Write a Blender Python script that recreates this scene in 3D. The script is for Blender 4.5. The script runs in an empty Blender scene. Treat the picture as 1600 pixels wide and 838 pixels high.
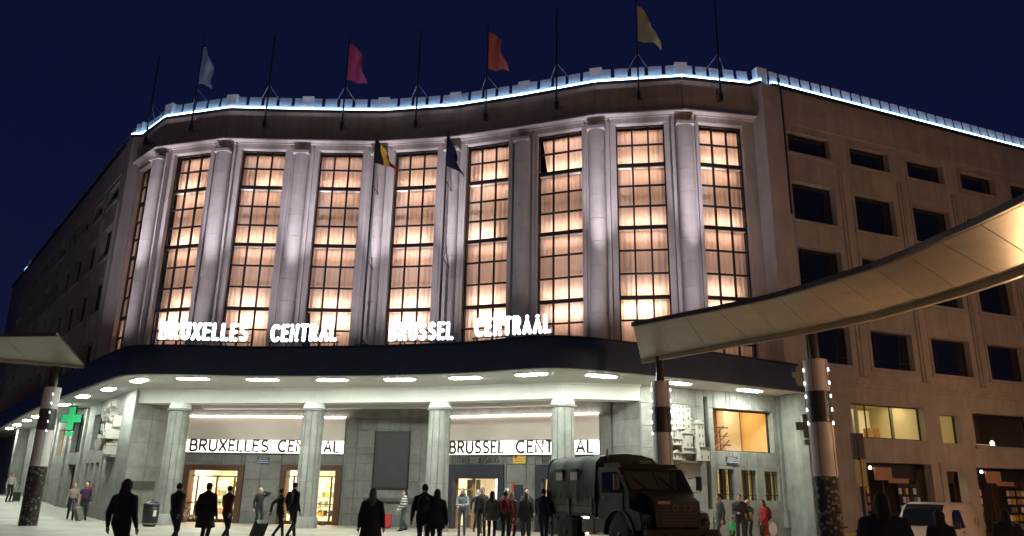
import bpy, math, random
from mathutils import Vector, Matrix
random.seed(7)
SC = bpy.context.scene
COL = SC.collection
R = math.radians

# ---------------------------------------------------------------- camera
FPX = 1200.0
CAM_H = 1.65
_up = Vector((72, 4109, FPX)).normalized()
_fw = (Vector((0, 0, 1)) - _up * _up.z).normalized()
_rt = Vector((1, 0, 0)); _rt = (_rt - _up * _rt.dot(_up) - _fw * _rt.dot(_fw)).normalized()
cam_d = bpy.data.cameras.new('camera'); cam = bpy.data.objects.new('camera', cam_d); COL.objects.link(cam)
cam_d.sensor_width = 36.0; cam_d.lens = 36.0 * FPX / 1600.0; cam_d.clip_end = 2000; cam_d.clip_start = 0.1
cx = Vector((_rt.x, _fw.x, _up.x)); cy = Vector((_rt.y, _fw.y, _up.y)); cz = -Vector((_rt.z, _fw.z, _up.z))
cam.matrix_world = Matrix(((cx.x, cy.x, cz.x, 0), (cx.y, cy.y, cz.y, 0), (cx.z, cy.z, cz.z, CAM_H), (0, 0, 0, 1)))
SC.camera = cam

# ---------------------------------------------------------------- sky: late blue hour, sun well under the horizon
world = bpy.data.worlds.new('World'); SC.world = world; world.use_nodes = True
wn = world.node_tree.nodes; wl = world.node_tree.links
sky = wn.new('ShaderNodeTexSky'); sky.sky_type = 'NISHITA'; sky.sun_disc = False
sky.sun_elevation = R(-4.0); sky.sun_rotation = R(180); sky.ozone_density = 4.0
tcw = wn.new('ShaderNodeTexCoord'); sep = wn.new('ShaderNodeSeparateXYZ'); wl.new(tcw.outputs['Generated'], sep.inputs[0])
ramp = wn.new('ShaderNodeValToRGB'); wl.new(sep.outputs[2], ramp.inputs[0])
ramp.color_ramp.elements[0].position = 0.0; ramp.color_ramp.elements[0].color = (.0075, .0090, .036, 1)
ramp.color_ramp.elements[1].position = 1.0; ramp.color_ramp.elements[1].color = (.0022, .0040, .021, 1)
e_ = ramp.color_ramp.elements.new(.35); e_.color = (.0040, .0060, .029, 1)
bg = wn['Background']; bg.inputs['Strength'].default_value = 0.05
wl.new(sky.outputs[0], bg.inputs['Color'])
bg2 = wn.new('ShaderNodeBackground'); wl.new(ramp.outputs[0], bg2.inputs['Color']); bg2.inputs['Strength'].default_value = 1.0
addw = wn.new('ShaderNodeAddShader'); wl.new(bg.outputs[0], addw.inputs[0]); wl.new(bg2.outputs[0], addw.inputs[1]); wl.new(addw.outputs[0], wn['World Output'].inputs['Surface'])
SC.view_settings.view_transform = 'Standard'; SC.view_settings.look = 'None'
SC.view_settings.exposure = 0; SC.view_settings.gamma = 1
SC.cycles.use_denoising = True; SC.cycles.max_bounces = 6; SC.cycles.diffuse_bounces = 3; SC.cycles.glossy_bounces = 3
SC.cycles.transparent_max_bounces = 12; SC.cycles.sample_clamp_indirect = 4.0; SC.cycles.caustics_reflective = False; SC.cycles.caustics_refractive = False

# ---------------------------------------------------------------- materials
def _new(name):
    m = bpy.data.materials.new(name); m.use_nodes = True
    return m, m.node_tree.nodes, m.node_tree.links, m.node_tree.nodes['Principled BSDF']
def mat(name, col, rough=0.6, metal=0.0, var=0.0, scale=3.0, bump=0.0, bscale=40.0, spec=0.5, streak=0.0, col2=None):
    m, N, L, p = _new(name)
    p.inputs['Base Color'].default_value = (*col, 1); p.inputs['Roughness'].default_value = rough
    p.inputs['Metallic'].default_value = metal; p.inputs['Specular IOR Level'].default_value = spec
    if var or streak or col2:
        tc = N.new('ShaderNodeTexCoord'); geo = N.new('ShaderNodeNewGeometry')
        n = N.new('ShaderNodeTexNoise'); n.inputs['Scale'].default_value = scale; n.inputs['Detail'].default_value = 6; n.inputs['Roughness'].default_value = .65
        L.new(geo.outputs['Position'], n.inputs['Vector'])
        r = N.new('ShaderNodeValToRGB'); r.color_ramp.elements[0].position = .32; r.color_ramp.elements[1].position = .7
        a = tuple(max(0, c * (1 - var)) for c in col); b = tuple(min(1, c * (1 + var)) for c in col) if col2 is None else col2
        r.color_ramp.elements[0].color = (*a, 1); r.color_ramp.elements[1].color = (*b, 1)
        L.new(n.outputs['Fac'], r.inputs['Fac']); out = r.outputs['Color']
        if streak:
            mp = N.new('ShaderNodeMapping'); mp.inputs['Scale'].default_value = (3.2, 3.2, .22)
            n2 = N.new('ShaderNodeTexNoise'); n2.inputs['Scale'].default_value = 1.3; n2.inputs['Detail'].default_value = 7
            L.new(geo.outputs['Position'], mp.inputs['Vector']); L.new(mp.outputs[0], n2.inputs['Vector'])
            r2 = N.new('ShaderNodeValToRGB'); r2.color_ramp.elements[0].position = .35; r2.color_ramp.elements[1].position = .62
            r2.color_ramp.elements[0].color = (1 - streak,) * 3 + (1,); r2.color_ramp.elements[1].color = (1, 1, 1, 1)
            L.new(n2.outputs['Fac'], r2.inputs['Fac'])
            mx = N.new('ShaderNodeMixRGB'); mx.blend_type = 'MULTIPLY'; mx.inputs[0].default_value = 1
            L.new(out, mx.inputs[1]); L.new(r2.outputs[0], mx.inputs[2]); out = mx.outputs[0]
        oi = N.new('ShaderNodeObjectInfo')
        if var:   # each separate slab, plate or panel has its own slight tone
            mr = N.new('ShaderNodeMapRange'); mr.inputs['To Min'].default_value = 1 - var * .5; mr.inputs['To Max'].default_value = 1 + var * .35
            L.new(oi.outputs['Random'], mr.inputs['Value'])
            m3 = N.new('ShaderNodeMixRGB'); m3.blend_type = 'MULTIPLY'; m3.inputs[0].default_value = 1
            L.new(out, m3.inputs[1]); L.new(mr.outputs[0], m3.inputs[2]); out = m3.outputs[0]
        L.new(out, p.inputs['Base Color'])
    if bump:
        nb = N.new('ShaderNodeTexNoise'); nb.inputs['Scale'].default_value = bscale; nb.inputs['Detail'].default_value = 4
        g2 = N.new('ShaderNodeNewGeometry'); L.new(g2.outputs['Position'], nb.inputs['Vector'])
        b = N.new('ShaderNodeBump'); b.inputs['Strength'].default_value = bump; b.inputs['Distance'].default_value = .02
        L.new(nb.outputs['Fac'], b.inputs['Height']); L.new(b.outputs[0], p.inputs['Normal'])
    return m
def emis(name, col, s, base=(.8, .8, .8)):
    m, N, L, p = _new(name)
    p.inputs['Base Color'].default_value = (*base, 1); p.inputs['Emission Color'].default_value = (*col, 1); p.inputs['Emission Strength'].default_value = s
    return m
def glass(name, tint=(1, 1, 1), refl=.12, rough=.03):
    m, N, L, p = _new(name); N.remove(p)
    t = N.new('ShaderNodeBsdfTransparent'); t.inputs[0].default_value = (*tint, 1)
    g = N.new('ShaderNodeBsdfGlossy'); g.inputs['Roughness'].default_value = rough
    lw = N.new('ShaderNodeFresnel'); lw.inputs[0].default_value = 1.45
    mx = N.new('ShaderNodeMixShader'); ge = N.new('ShaderNodeNewGeometry'); iv = N.new('ShaderNodeMath'); iv.operation = 'SUBTRACT'; iv.inputs[0].default_value = 1; L.new(ge.outputs['Backfacing'], iv.inputs[1])
    mm = N.new('ShaderNodeMath'); mm.operation = 'MULTIPLY'; L.new(lw.outputs[0], mm.inputs[0]); L.new(iv.outputs[0], mm.inputs[1])
    L.new(mm.outputs[0], mx.inputs[0]); L.new(t.outputs[0], mx.inputs[1]); L.new(g.outputs[0], mx.inputs[2])
    L.new(mx.outputs[0], N['Material Output'].inputs['Surface'])
    return m
def curtain_mat(name, col):
    m, N, L, p = _new(name); N.remove(p)
    d = N.new('ShaderNodeBsdfDiffuse'); t = N.new('ShaderNodeBsdfTranslucent'); mx = N.new('ShaderNodeMixShader'); mx.inputs[0].default_value = .6
    geo = N.new('ShaderNodeNewGeometry'); mp = N.new('ShaderNodeMapping'); mp.inputs['Scale'].default_value = (9, 9, .3)
    n = N.new('ShaderNodeTexNoise'); n.inputs['Scale'].default_value = 1.4; n.inputs['Detail'].default_value = 5
    L.new(geo.outputs['Position'], mp.inputs[0]); L.new(mp.outputs[0], n.inputs['Vector'])
    r = N.new('ShaderNodeValToRGB'); r.color_ramp.elements[0].position = .3; r.color_ramp.elements[1].position = .7
    r.color_ramp.elements[0].color = (*[c * .86 for c in col], 1); r.color_ramp.elements[1].color = (*col, 1)
    L.new(n.outputs['Fac'], r.inputs[0])
    oi = N.new('ShaderNodeObjectInfo'); mr = N.new('ShaderNodeMapRange'); mr.inputs['To Min'].default_value = .72; mr.inputs['To Max'].default_value = 1.0; L.new(oi.outputs['Random'], mr.inputs['Value'])
    mz = N.new('ShaderNodeMixRGB'); mz.blend_type = 'MULTIPLY'; mz.inputs[0].default_value = 1; L.new(r.outputs[0], mz.inputs[1]); L.new(mr.outputs[0], mz.inputs[2])
    L.new(mz.outputs[0], d.inputs[0]); L.new(mz.outputs[0], t.inputs[0])
    L.new(d.outputs[0], mx.inputs[1]); L.new(t.outputs[0], mx.inputs[2]); L.new(mx.outputs[0], N['Material Output'].inputs['Surface'])
    return m
def cloth_trans(name, col):
    m, N, L, p = _new(name)
    p.inputs['Base Color'].default_value = (*col, 1); p.inputs['Roughness'].default_value = .9
    t = N.new('ShaderNodeBsdfTranslucent'); t.inputs[0].default_value = (*col, 1)
    mx = N.new('ShaderNodeMixShader'); mx.inputs[0].default_value = .35
    L.new(p.outputs[0], mx.inputs[1]); L.new(t.outputs[0], mx.inputs[2]); L.new(mx.outputs[0], N['Material Output'].inputs['Surface'])
    return m
def sticker_mat(name):
    m, N, L, p = _new(name); p.inputs['Roughness'].default_value = .35
    geo = N.new('ShaderNodeNewGeometry'); mp = N.new('ShaderNodeMapping'); mp.inputs['Scale'].default_value = (7, 7, 7)
    v = N.new('ShaderNodeTexVoronoi'); v.distance = 'CHEBYCHEV'; v.inputs['Scale'].default_value = 1.5
    L.new(geo.outputs['Position'], mp.inputs[0]); L.new(mp.outputs[0], v.inputs['Vector'])
    r = N.new('ShaderNodeValToRGB'); r.color_ramp.interpolation = 'CONSTANT'; r.color_ramp.elements[0].color = (.012, .012, .014, 1); r.color_ramp.elements[1].position = .6; r.color_ramp.elements[1].color = (.15, .145, .135, 1)
    sp = N.new('ShaderNodeSeparateColor'); L.new(v.outputs['Color'], sp.inputs[0]); L.new(sp.outputs[0], r.inputs[0])
    r3 = N.new('ShaderNodeValToRGB'); r3.color_ramp.elements[0].position = .40; r3.color_ramp.elements[1].position = .43; r3.color_ramp.elements[0].color = (1, 1, 1, 1); r3.color_ramp.elements[1].color = (.06, .06, .06, 1)
    L.new(v.outputs['Distance'], r3.inputs[0])
    mx = N.new('ShaderNodeMixRGB'); mx.blend_type = 'MULTIPLY'; mx.inputs[0].default_value = 1
    L.new(r.outputs[0], mx.inputs[1]); L.new(r3.outputs[0], mx.inputs[2]); L.new(mx.outputs[0], p.inputs['Base Color'])
    return m
def stripe_mat(name, a, b, freq):
    m, N, L, p = _new(name); p.inputs['Roughness'].default_value = .85
    tc = N.new('ShaderNodeTexCoord'); s = N.new('ShaderNodeSeparateXYZ'); L.new(tc.outputs['Object'], s.inputs[0])
    mu = N.new('ShaderNodeMath'); mu.operation = 'MULTIPLY'; mu.inputs[1].default_value = freq
    fr = N.new('ShaderNodeMath'); fr.operation = 'FRACT'; gt = N.new('ShaderNodeMath'); gt.operation = 'GREATER_THAN'; gt.inputs[1].default_value = .5
    L.new(s.outputs[2], mu.inputs[0]); L.new(mu.outputs[0], fr.inputs[0]); L.new(fr.outputs[0], gt.inputs[0])
    mx = N.new('ShaderNodeMixRGB'); mx.inputs[1].default_value = (*a, 1); mx.inputs[2].default_value = (*b, 1)
    L.new(gt.outputs[0], mx.inputs[0]); L.new(mx.outputs[0], p.inputs['Base Color'])
    return m

M = {}
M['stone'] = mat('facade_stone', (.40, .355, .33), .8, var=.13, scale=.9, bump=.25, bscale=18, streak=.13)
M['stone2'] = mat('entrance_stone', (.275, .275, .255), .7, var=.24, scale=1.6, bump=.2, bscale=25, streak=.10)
M['stone2_shade'] = mat('shaded_entrance_stone', (.185, .185, .172), .65, var=.26, scale=1.6, bump=.2, bscale=25, streak=.10)  # darker copy of the entrance stone: shade behind the beam put into colour
M['stone_dark'] = mat('dark_stone', (.085, .082, .08), .6, var=.2, scale=2)
M['slate'] = mat('dark_slate', (.035, .035, .036), .5, var=.12, scale=3)
M['plaster'] = mat('white_plaster', (.82, .82, .79), .75, var=.05, scale=1.1)
M['sand'] = mat('sign_backing', (.66, .58, .52), .8, var=.05, scale=1.2)
M['fascia'] = mat('fascia_metal', (.026, .048, .105), .45, var=.2, scale=.8)
M['black'] = mat('black_metal', (.012, .012, .014), .45)
M['steel'] = mat('window_steel', (.014, .011, .010), .5)
M['grey_metal'] = mat('grey_metal', (.35, .35, .36), .4, .6)
M['led'] = emis('led_strip_light', (.36, .63, 1.0), 15)
M['plate'] = mat('parapet_plate_metal', (.72, .74, .78), .5, .0, var=.14, scale=2.5)
M['panel_light'] = emis('soffit_light', (.90, 1.0, .88), 135)
M['sign_white'] = emis('sign_letter_light', (.82, .92, 1.0), 4.5)
M['cove'] = emis('cove_light', (1.0, .95, .84), 2.6)
M['curtain'] = curtain_mat('curtain_cloth', (.93, .79, .72))
M['glass'] = glass('clear_glass')
M['darkglass'] = mat('dark_glass', (.010, .014, .026), .08, spec=.9)
M['wood'] = mat('brown_door_wood', (.085, .040, .024), .45, var=.3, scale=5)
M['timber'] = mat('oak_timber', (.42, .25, .11), .5, var=.2, scale=5)
M['navy'] = mat('navy_metal', (.022, .024, .038), .4)
M['ground'] = mat('pale_paving', (.30, .275, .235), .6, var=.24, scale=.55, bump=.15, bscale=9)
M['room'] = mat('room_wall', (.76, .68, .46), .8)
M['room_orange'] = mat('ochre_wall', (.74, .50, .22), .8, var=.06)
M['room_white'] = mat('room_white', (.85, .82, .74), .8)
M['room_light'] = emis('shop_ceiling_light', (1, .80, .48), 26)
M['room_light2'] = emis('office_ceiling_light', (1, .84, .46), 9)
M['screen'] = emis('bright_screen', (1, .97, .92), 5)
M['soffit'] = mat('canopy_soffit_panel', (.33, .29, .235), .38, var=.16, scale=1.4)
M['canopy_edge'] = mat('canopy_edge_metal', (.10, .095, .09), .4, .4)
M['pylon_white'] = mat('pylon_lilac_grey', (.46, .42, .42), .45, var=.1, scale=2)
M['stickers'] = sticker_mat('sticker_covered_black')
M['marker'] = emis('marker_light', (.9, .95, 1), 3.5)
M['green_led'] = emis('green_cross_light', (.03, .70, .22), .45, base=(.05, .4, .15))
M['green_dim'] = mat('green_cross_rim', (.20, .27, .21), .5)
M['relief'] = mat('relief_concrete', (.44, .42, .38), .75, var=.12, scale=4, bump=.4, bscale=14)
M['tarp'] = mat('tarpaulin', (.019, .024, .016), .6, spec=.18, var=.25, scale=4, bump=.5, bscale=6)
M['army'] = mat('army_paint', (.0085, .0095, .0065), .55, spec=.2, var=.2, scale=2)
M['rubber'] = mat('tyre_rubber', (.014, .014, .014), .85)
M['van'] = mat('van_paint', (.46, .40, .37), .28, var=.05)
M['sky_glass'] = mat('vehicle_glass', (.012, .014, .016), .06, spec=.9)
M['yellow'] = mat('yellow_sign', (.75, .48, .05), .5)
M['blue_plate'] = mat('blue_enamel', (.02, .035, .12), .3)
M['white_print'] = mat('white_print', (.8, .8, .8), .5)
M['letter'] = mat('dark_letter_metal', (.022, .017, .014), .5)
M['letter_grey'] = mat('grey_letter_metal', (.03, .028, .026), .5)
M['skin'] = mat('skin', (.48, .30, .22), .55)
M['sodium'] = emis('lantern_light', (1, .62, .30), 60)

# ---------------------------------------------------------------- mesh builder and object helpers
class MB:
    def __init__(s): s.v = []; s.f = []; s.sm = []
    def add(s, vs, fs, smooth=False):
        o = len(s.v); s.v += [tuple(v) for v in vs]; s.f += [tuple(i + o for i in f) for f in fs]; s.sm += [smooth] * len(fs); return s
    def box(s, x0, x1, y0, y1, z0, z1):
        return s.add([(x0, y0, z0), (x1, y0, z0), (x1, y1, z0), (x0, y1, z0), (x0, y0, z1), (x1, y0, z1), (x1, y1, z1), (x0, y1, z1)],
                     [(0, 3, 2, 1), (4, 5, 6, 7), (0, 1, 5, 4), (1, 2, 6, 5), (2, 3, 7, 6), (3, 0, 4, 7)])
    def prism(s, poly, z0, z1):      # plan polygon (ccw) extruded in z
        n = len(poly)
        return s.add([(x, y, z0) for x, y in poly] + [(x, y, z1) for x, y in poly],
                     [tuple(range(n - 1, -1, -1)), tuple(range(n, 2 * n))] + [(i, (i + 1) % n, n + (i + 1) % n, n + i) for i in range(n)])
    def prism_y(s, poly, y0, y1):    # (x,z) polygon extruded in y
        n = len(poly)
        return s.add([(x, y0, z) for x, z in poly] + [(x, y1, z) for x, z in poly],
                     [tuple(range(n)), tuple(range(2 * n - 1, n - 1, -1))] + [(i, n + i, n + (i + 1) % n, (i + 1) % n) for i in range(n)])
    def prism_x(s, poly, x0, x1):    # (y,z) polygon extruded in x
        n = len(poly)
        return s.add([(x0, y, z) for y, z in poly] + [(x1, y, z) for y, z in poly],
                     [tuple(range(n - 1, -1, -1)), tuple(range(n, 2 * n))] + [(i, (i + 1) % n, n + (i + 1) % n, n + i) for i in range(n)])
    def lathe(s, prof, n=16, c=(0, 0, 0), cap=True, smooth=True):   # prof [(r,z)]
        o = []
        for r, z in prof:
            for k in range(n):
                a = 2 * math.pi * k / n; o.append((c[0] + r * math.cos(a), c[1] + r * math.sin(a), c[2] + z))
        fs = []
        for i in range(len(prof) - 1):
            for k in range(n):
                k2 = (k + 1) % n; fs.append((i * n + k, i * n + k2, (i + 1) * n + k2, (i + 1) * n + k))
        s.add(o, fs, smooth)
        if cap:
            s.add(o[:n], [tuple(range(n - 1, -1, -1))]); s.add(o[-n:], [tuple(range(n))])
        return s
    def tube(s, pts, r, n=6, cap=True, smooth=True):
        pts = [Vector(p) for p in pts]; rs = r if isinstance(r, (list, tuple)) else [r] * len(pts)
        o = []; prev = None
        for i, p in enumerate(pts):
            t = (pts[min(i + 1, len(pts) - 1)] - pts[max(i - 1, 0)]).normalized()
            if prev is None:
                a = t.orthogonal().normalized()
            else:
                a = (prev - t * prev.dot(t)); a = a.normalized() if a.length > 1e-6 else t.orthogonal().normalized()
            prev = a; b = t.cross(a)
            for k in range(n):
                w = 2 * math.pi * (k + .5) / n; o.append(p + (a * math.cos(w) + b * math.sin(w)) * rs[i])
        fs = [(i * n + k, i * n + (k + 1) % n, (i + 1) * n + (k + 1) % n, (i + 1) * n + k) for i in range(len(pts) - 1) for k in range(n)]
        s.add(o, fs, smooth)
        if cap:
            s.add(o[:n], [tuple(range(n - 1, -1, -1))]); s.add(o[-n:], [tuple(range(n))])
        return s
    def ball(s, c, r, n=10, m=6):
        rx, ry, rz = r if isinstance(r, (tuple, list)) else (r, r, r)
        vs = [(c[0], c[1], c[2] - rz)]; fs = []
        for i in range(1, m):
            ph = -math.pi / 2 + math.pi * i / m
            for k in range(n):
                a = 2 * math.pi * k / n; vs.append((c[0] + rx * math.cos(ph) * math.cos(a), c[1] + ry * math.cos(ph) * math.sin(a), c[2] + rz * math.sin(ph)))
        vs.append((c[0], c[1], c[2] + rz)); t = len(vs) - 1
        for k in range(n):
            fs.append((0, 1 + (k + 1) % n, 1 + k)); fs.append((t, 1 + (m - 2) * n + k, 1 + (m - 2) * n + (k + 1) % n))
        for i in range(m - 2):
            for k in range(n):
                fs.append((1 + i * n + k, 1 + i * n + (k + 1) % n, 1 + (i + 1) * n + (k + 1) % n, 1 + (i + 1) * n + k))
        return s.add(vs, fs, True)
    def mesh(s, name, m):
        me = bpy.data.meshes.new(name); me.from_pydata(s.v, [], s.f)
        me.polygons.foreach_set('use_smooth', s.sm)
        if m is not None: me.materials.append(M[m] if isinstance(m, str) else m)
        me.update(); return me
    def build(s, name, m, parent=None, mx=None): return obj(name, s.mesh(name, m), parent, mx)
def obj(name, data, parent=None, mx=None):
    o = bpy.data.objects.new(name, data); COL.objects.link(o)
    if parent is not None: o.parent = parent
    if mx is not None: o.matrix_basis = mx
    return o
def tag(o, label=None, cat=None, group=None, kind=None):
    for k, v in (('label', label), ('category', cat), ('group', group), ('kind', kind)):
        if v: o[k] = v
    return o
def thing(name, label, cat, loc=(0, 0, 0), rz=0, group=None):
    o = bpy.data.objects.new(name, None); COL.objects.link(o); o.location = loc; o.rotation_euler = (0, 0, rz); o.empty_display_size = .3
    return tag(o, label, cat, group)
def copy_tree(o, parent=None):
    c = o.copy(); COL.objects.link(c); c.parent = parent
    for ch in list(o.children): copy_tree(ch, c)
    return c
def T(x, y, z): return Matrix.Translation((x, y, z))
class FR:      # vertical facet seen from outside: x runs along it, y goes INTO the wall, z up
    def __init__(s, A, B):
        s.A = Vector(A); d = Vector(B) - s.A; s.L = d.length; s.d = d / s.L; s.n = Vector((-s.d.y, s.d.x)); s.ang = math.atan2(s.d.y, s.d.x)
    def mx(s, root=None):
        m = Matrix.Translation((s.A.x, s.A.y, 0)) @ Matrix.Rotation(s.ang, 4, 'Z')
        return (Matrix.Translation(-root.location) @ m) if root is not None else m
    def pt(s, u, y, z=0): p = s.A + s.d * u + s.n * y; return Vector((p.x, p.y, z))
def wall_open(u0, u1, z0, z1, holes, y=0.0, reveal=.35):   # front sheet with real openings and reveals
    us = sorted({u0, u1, *[h[0] for h in holes], *[h[1] for h in holes]}); zs = sorted({z0, z1, *[h[2] for h in holes], *[h[3] for h in holes]})
    us = [u for u in us if u0 <= u <= u1]; zs = [z for z in zs if z0 <= z <= z1]
    b = MB()
    for a, c in zip(us, us[1:]):
        for e, g in zip(zs, zs[1:]):
            mu, mz = (a + c) / 2, (e + g) / 2
            if any(h[0] < mu < h[1] and h[2] < mz < h[3] for h in holes): continue
            b.add([(a, y, e), (c, y, e), (c, y, g), (a, y, g)], [(0, 1, 2, 3)])
    for h in holes:
        a, c, e, g = h[:4]; r = y + reveal
        b.add([(a, y, e), (c, y, e), (c, y, g), (a, y, g), (a, r, e), (c, r, e), (c, r, g), (a, r, g)],
              [(0, 4, 5, 1), (1, 5, 6, 2), (2, 6, 7, 3), (3, 7, 4, 0)])
    return b
_bc = {}
def slab(name, w, h, t, m, parent, mx):    # one stone slab with a small chamfer, mesh data shared by size
    k = (name, round(w, 3), round(h, 3), round(t, 3), m)
    if k not in _bc:
        c = .012; b = MB()
        b.add([(0, t, 0), (w, t, 0), (w, t, h), (0, t, h), (0, c, 0), (w, c, 0), (w, c, h), (0, c, h), (c, 0, c), (w - c, 0, c), (w - c, 0, h - c), (c, 0, h - c)],
              [(8, 9, 10, 11), (4, 5, 9, 8), (5, 6, 10, 9), (6, 7, 11, 10), (7, 4, 8, 11), (0, 1, 5, 4), (1, 2, 6, 5), (2, 3, 7, 6), (3, 0, 4, 7)])
        _bc[k] = b.mesh(name, m)
    return obj(name, _bc[k], parent, mx)
def slab_wall(us, zs, holes, m, parent, mx0, y=-.03, t=.03, gap=.012):
    us = sorted({round(x, 3) for x in list(us) + [h[0] for h in holes] + [h[1] for h in holes]}); zs = sorted({round(x, 3) for x in list(zs)})
    for e, g in zip(zs, zs[1:]):
        hs = [h for h in holes if h[2] < g - .01 and h[3] > e + .01]
        cut = sorted({u for u in us})
        for a, c in zip(cut, cut[1:]):
            if c - a < .05: continue
            mu = (a + c) / 2; segs = [(e, g)]
            for h in hs:
                if h[0] < mu < h[1]:
                    ns = []
                    for s0, s1 in segs:
                        if h[2] > s0 + .02: ns.append((s0, min(s1, h[2])))
                        if h[3] < s1 - .02: ns.append((max(s0, h[3]), s1))
                    segs = ns
            for s0, s1 in segs:
                if s1 - s0 > .04:
                    slab('stone_slab', c - a - gap, s1 - s0 - gap, t, m, parent, mx0 @ T(a + gap / 2, y, s0 + gap / 2))
def arange(a, b, step):
    n = max(1, round((b - a) / step)); return [a + (b - a) * i / n for i in range(n + 1)]
def point_light(name, loc, power, col, parent=None, radius=.1):
    l = bpy.data.lights.new(name, 'POINT'); l.energy = power; l.color = col; l.shadow_soft_size = radius
    o = obj(name, l, parent); o.location = loc; return o
def area_light(name, mx, sx, sy, power, col, parent=None, spread=180):
    l = bpy.data.lights.new(name, 'AREA'); l.shape = 'RECTANGLE'; l.size = sx; l.size_y = sy; l.energy = power; l.color = col; l.spread = R(spread)
    return obj(name, l, parent, mx)
def gz(x, y=30):      # the square falls a little to the right and rises a little to the far left
    t = min(1, max(0, (x - 4) / 14)); s = min(1, max(0, (-x - 17) / 22))
    return -.32 * t * t * (3 - 2 * t) + .7 * s * s * (3 - 2 * s)

# ================================================================ ground
def build_ground():
    xs = [-1500, -400, -120, -70] + [-50 + 2.5 * i for i in range(37)] + [60, 120, 400, 1500]
    ys = [-1500, -300, -60, -20, -8, 0, 8, 16, 22, 28, 32, 36, 40, 46, 52, 60, 70, 85, 110, 200, 500, 1500]
    vs = [(x, y, gz(x, y)) for y in ys for x in xs]; n = len(xs)
    fs = [(j * n + i, j * n + i + 1, (j + 1) * n + i + 1, (j + 1) * n + i) for j in range(len(ys) - 1) for i in range(n - 1)]
    b = MB(); b.add(vs, fs, True); o = b.build('ground', 'ground'); o['kind'] = 'structure'
build_ground()

# ================================================================ station building
ST = thing('station_building', 'pale stone station with curved front, tall glowing windows and colonnaded entrance', 'building', (-5, 37, 0))
OFF = Matrix.Translation((5, -37, 0))
W = [(-21.2, 40.25), (-18.97, 38.09), (-15.1, 36.92), (-11.06, 36.98), (-7.0, 36.95), (-3.12, 36.25), (.45, 35.0), (3.95, 33.6), (8.0, 32.95), (11.5, 33.5)]
BAYS = [FR(W[i], W[i + 1]) for i in range(9)]
WIN = []
for i, b in enumerate(BAYS):
    if i == 0: WIN.append((.12, 2.3))
    elif i == 8: WIN.append((.74, 2.95))
    else: WIN.append((b.L / 2 - 1.14, b.L / 2 + 1.14))
ROWS = [7.3, 8.08, 9.13, 10.18, 11.3, 12.41, 13.52, 14.57, 15.59, 16.64, 17.68, 18.66]
HEAVY = {10.18, 13.52, 16.64}
_pc = {}
def pane(parent, x0, x1, y, z0, z1, m='glass', name='pane'):
    k = (name, round(x1 - x0, 2), round(z1 - z0, 2), m)
    if k not in _pc: _pc[k] = MB().box(0, x1 - x0, -.006, .006, 0, z1 - z0).mesh(name, m)
    return obj(name, _pc[k], parent, T(x0, y, z0))
_blk = {}
def shared(key, fn, m):
    if key not in _blk: _blk[key] = fn().mesh(key if isinstance(key, str) else key[0], m)
    return _blk[key]

def parapet(fr, u0, u1, lit=True, step=.66, start_block=False, plates=True):
    mx = fr.mx(ST); L = u1 - u0
    MB().box(u0, u1, -.16, .5, 20.86, 20.97).build('cornice_lip', 'black', ST, mx)
    MB().prism_x([(.02, 20.97), (.06, 21.26), (.5, 21.26), (.5, 20.97)], u0, u1).build('parapet_upstand', 'plate', ST, mx)
    if lit: MB().box(u0 + .01, u1 - .01, -.13, -.07, 20.97, 21.06).build('led_strip', 'led', ST, mx)
    if not plates: return
    n = max(1, round((L - .5) / step)); p = L / n
    for k in range(n):
        w = p - .18
        me = shared(('parapet_plate', round(w, 2)), lambda: MB().prism_x([(-.02, 0), (.03, .52), (.10, .52), (.05, 0)], 0, w), 'plate')
        obj('parapet_plate', me, ST, mx @ T(u0 + p * k + .09, .08, 21.24))

def node_block(x, y, ang, h=.72):
    me = shared('parapet_block', lambda: MB().box(-.3, .3, -.03, .35, 0, .84), 'plate')
    obj('parapet_block', me, ST, OFF @ T(x, y, 20.98) @ Matrix.Rotation(ang, 4, 'Z'))

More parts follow.
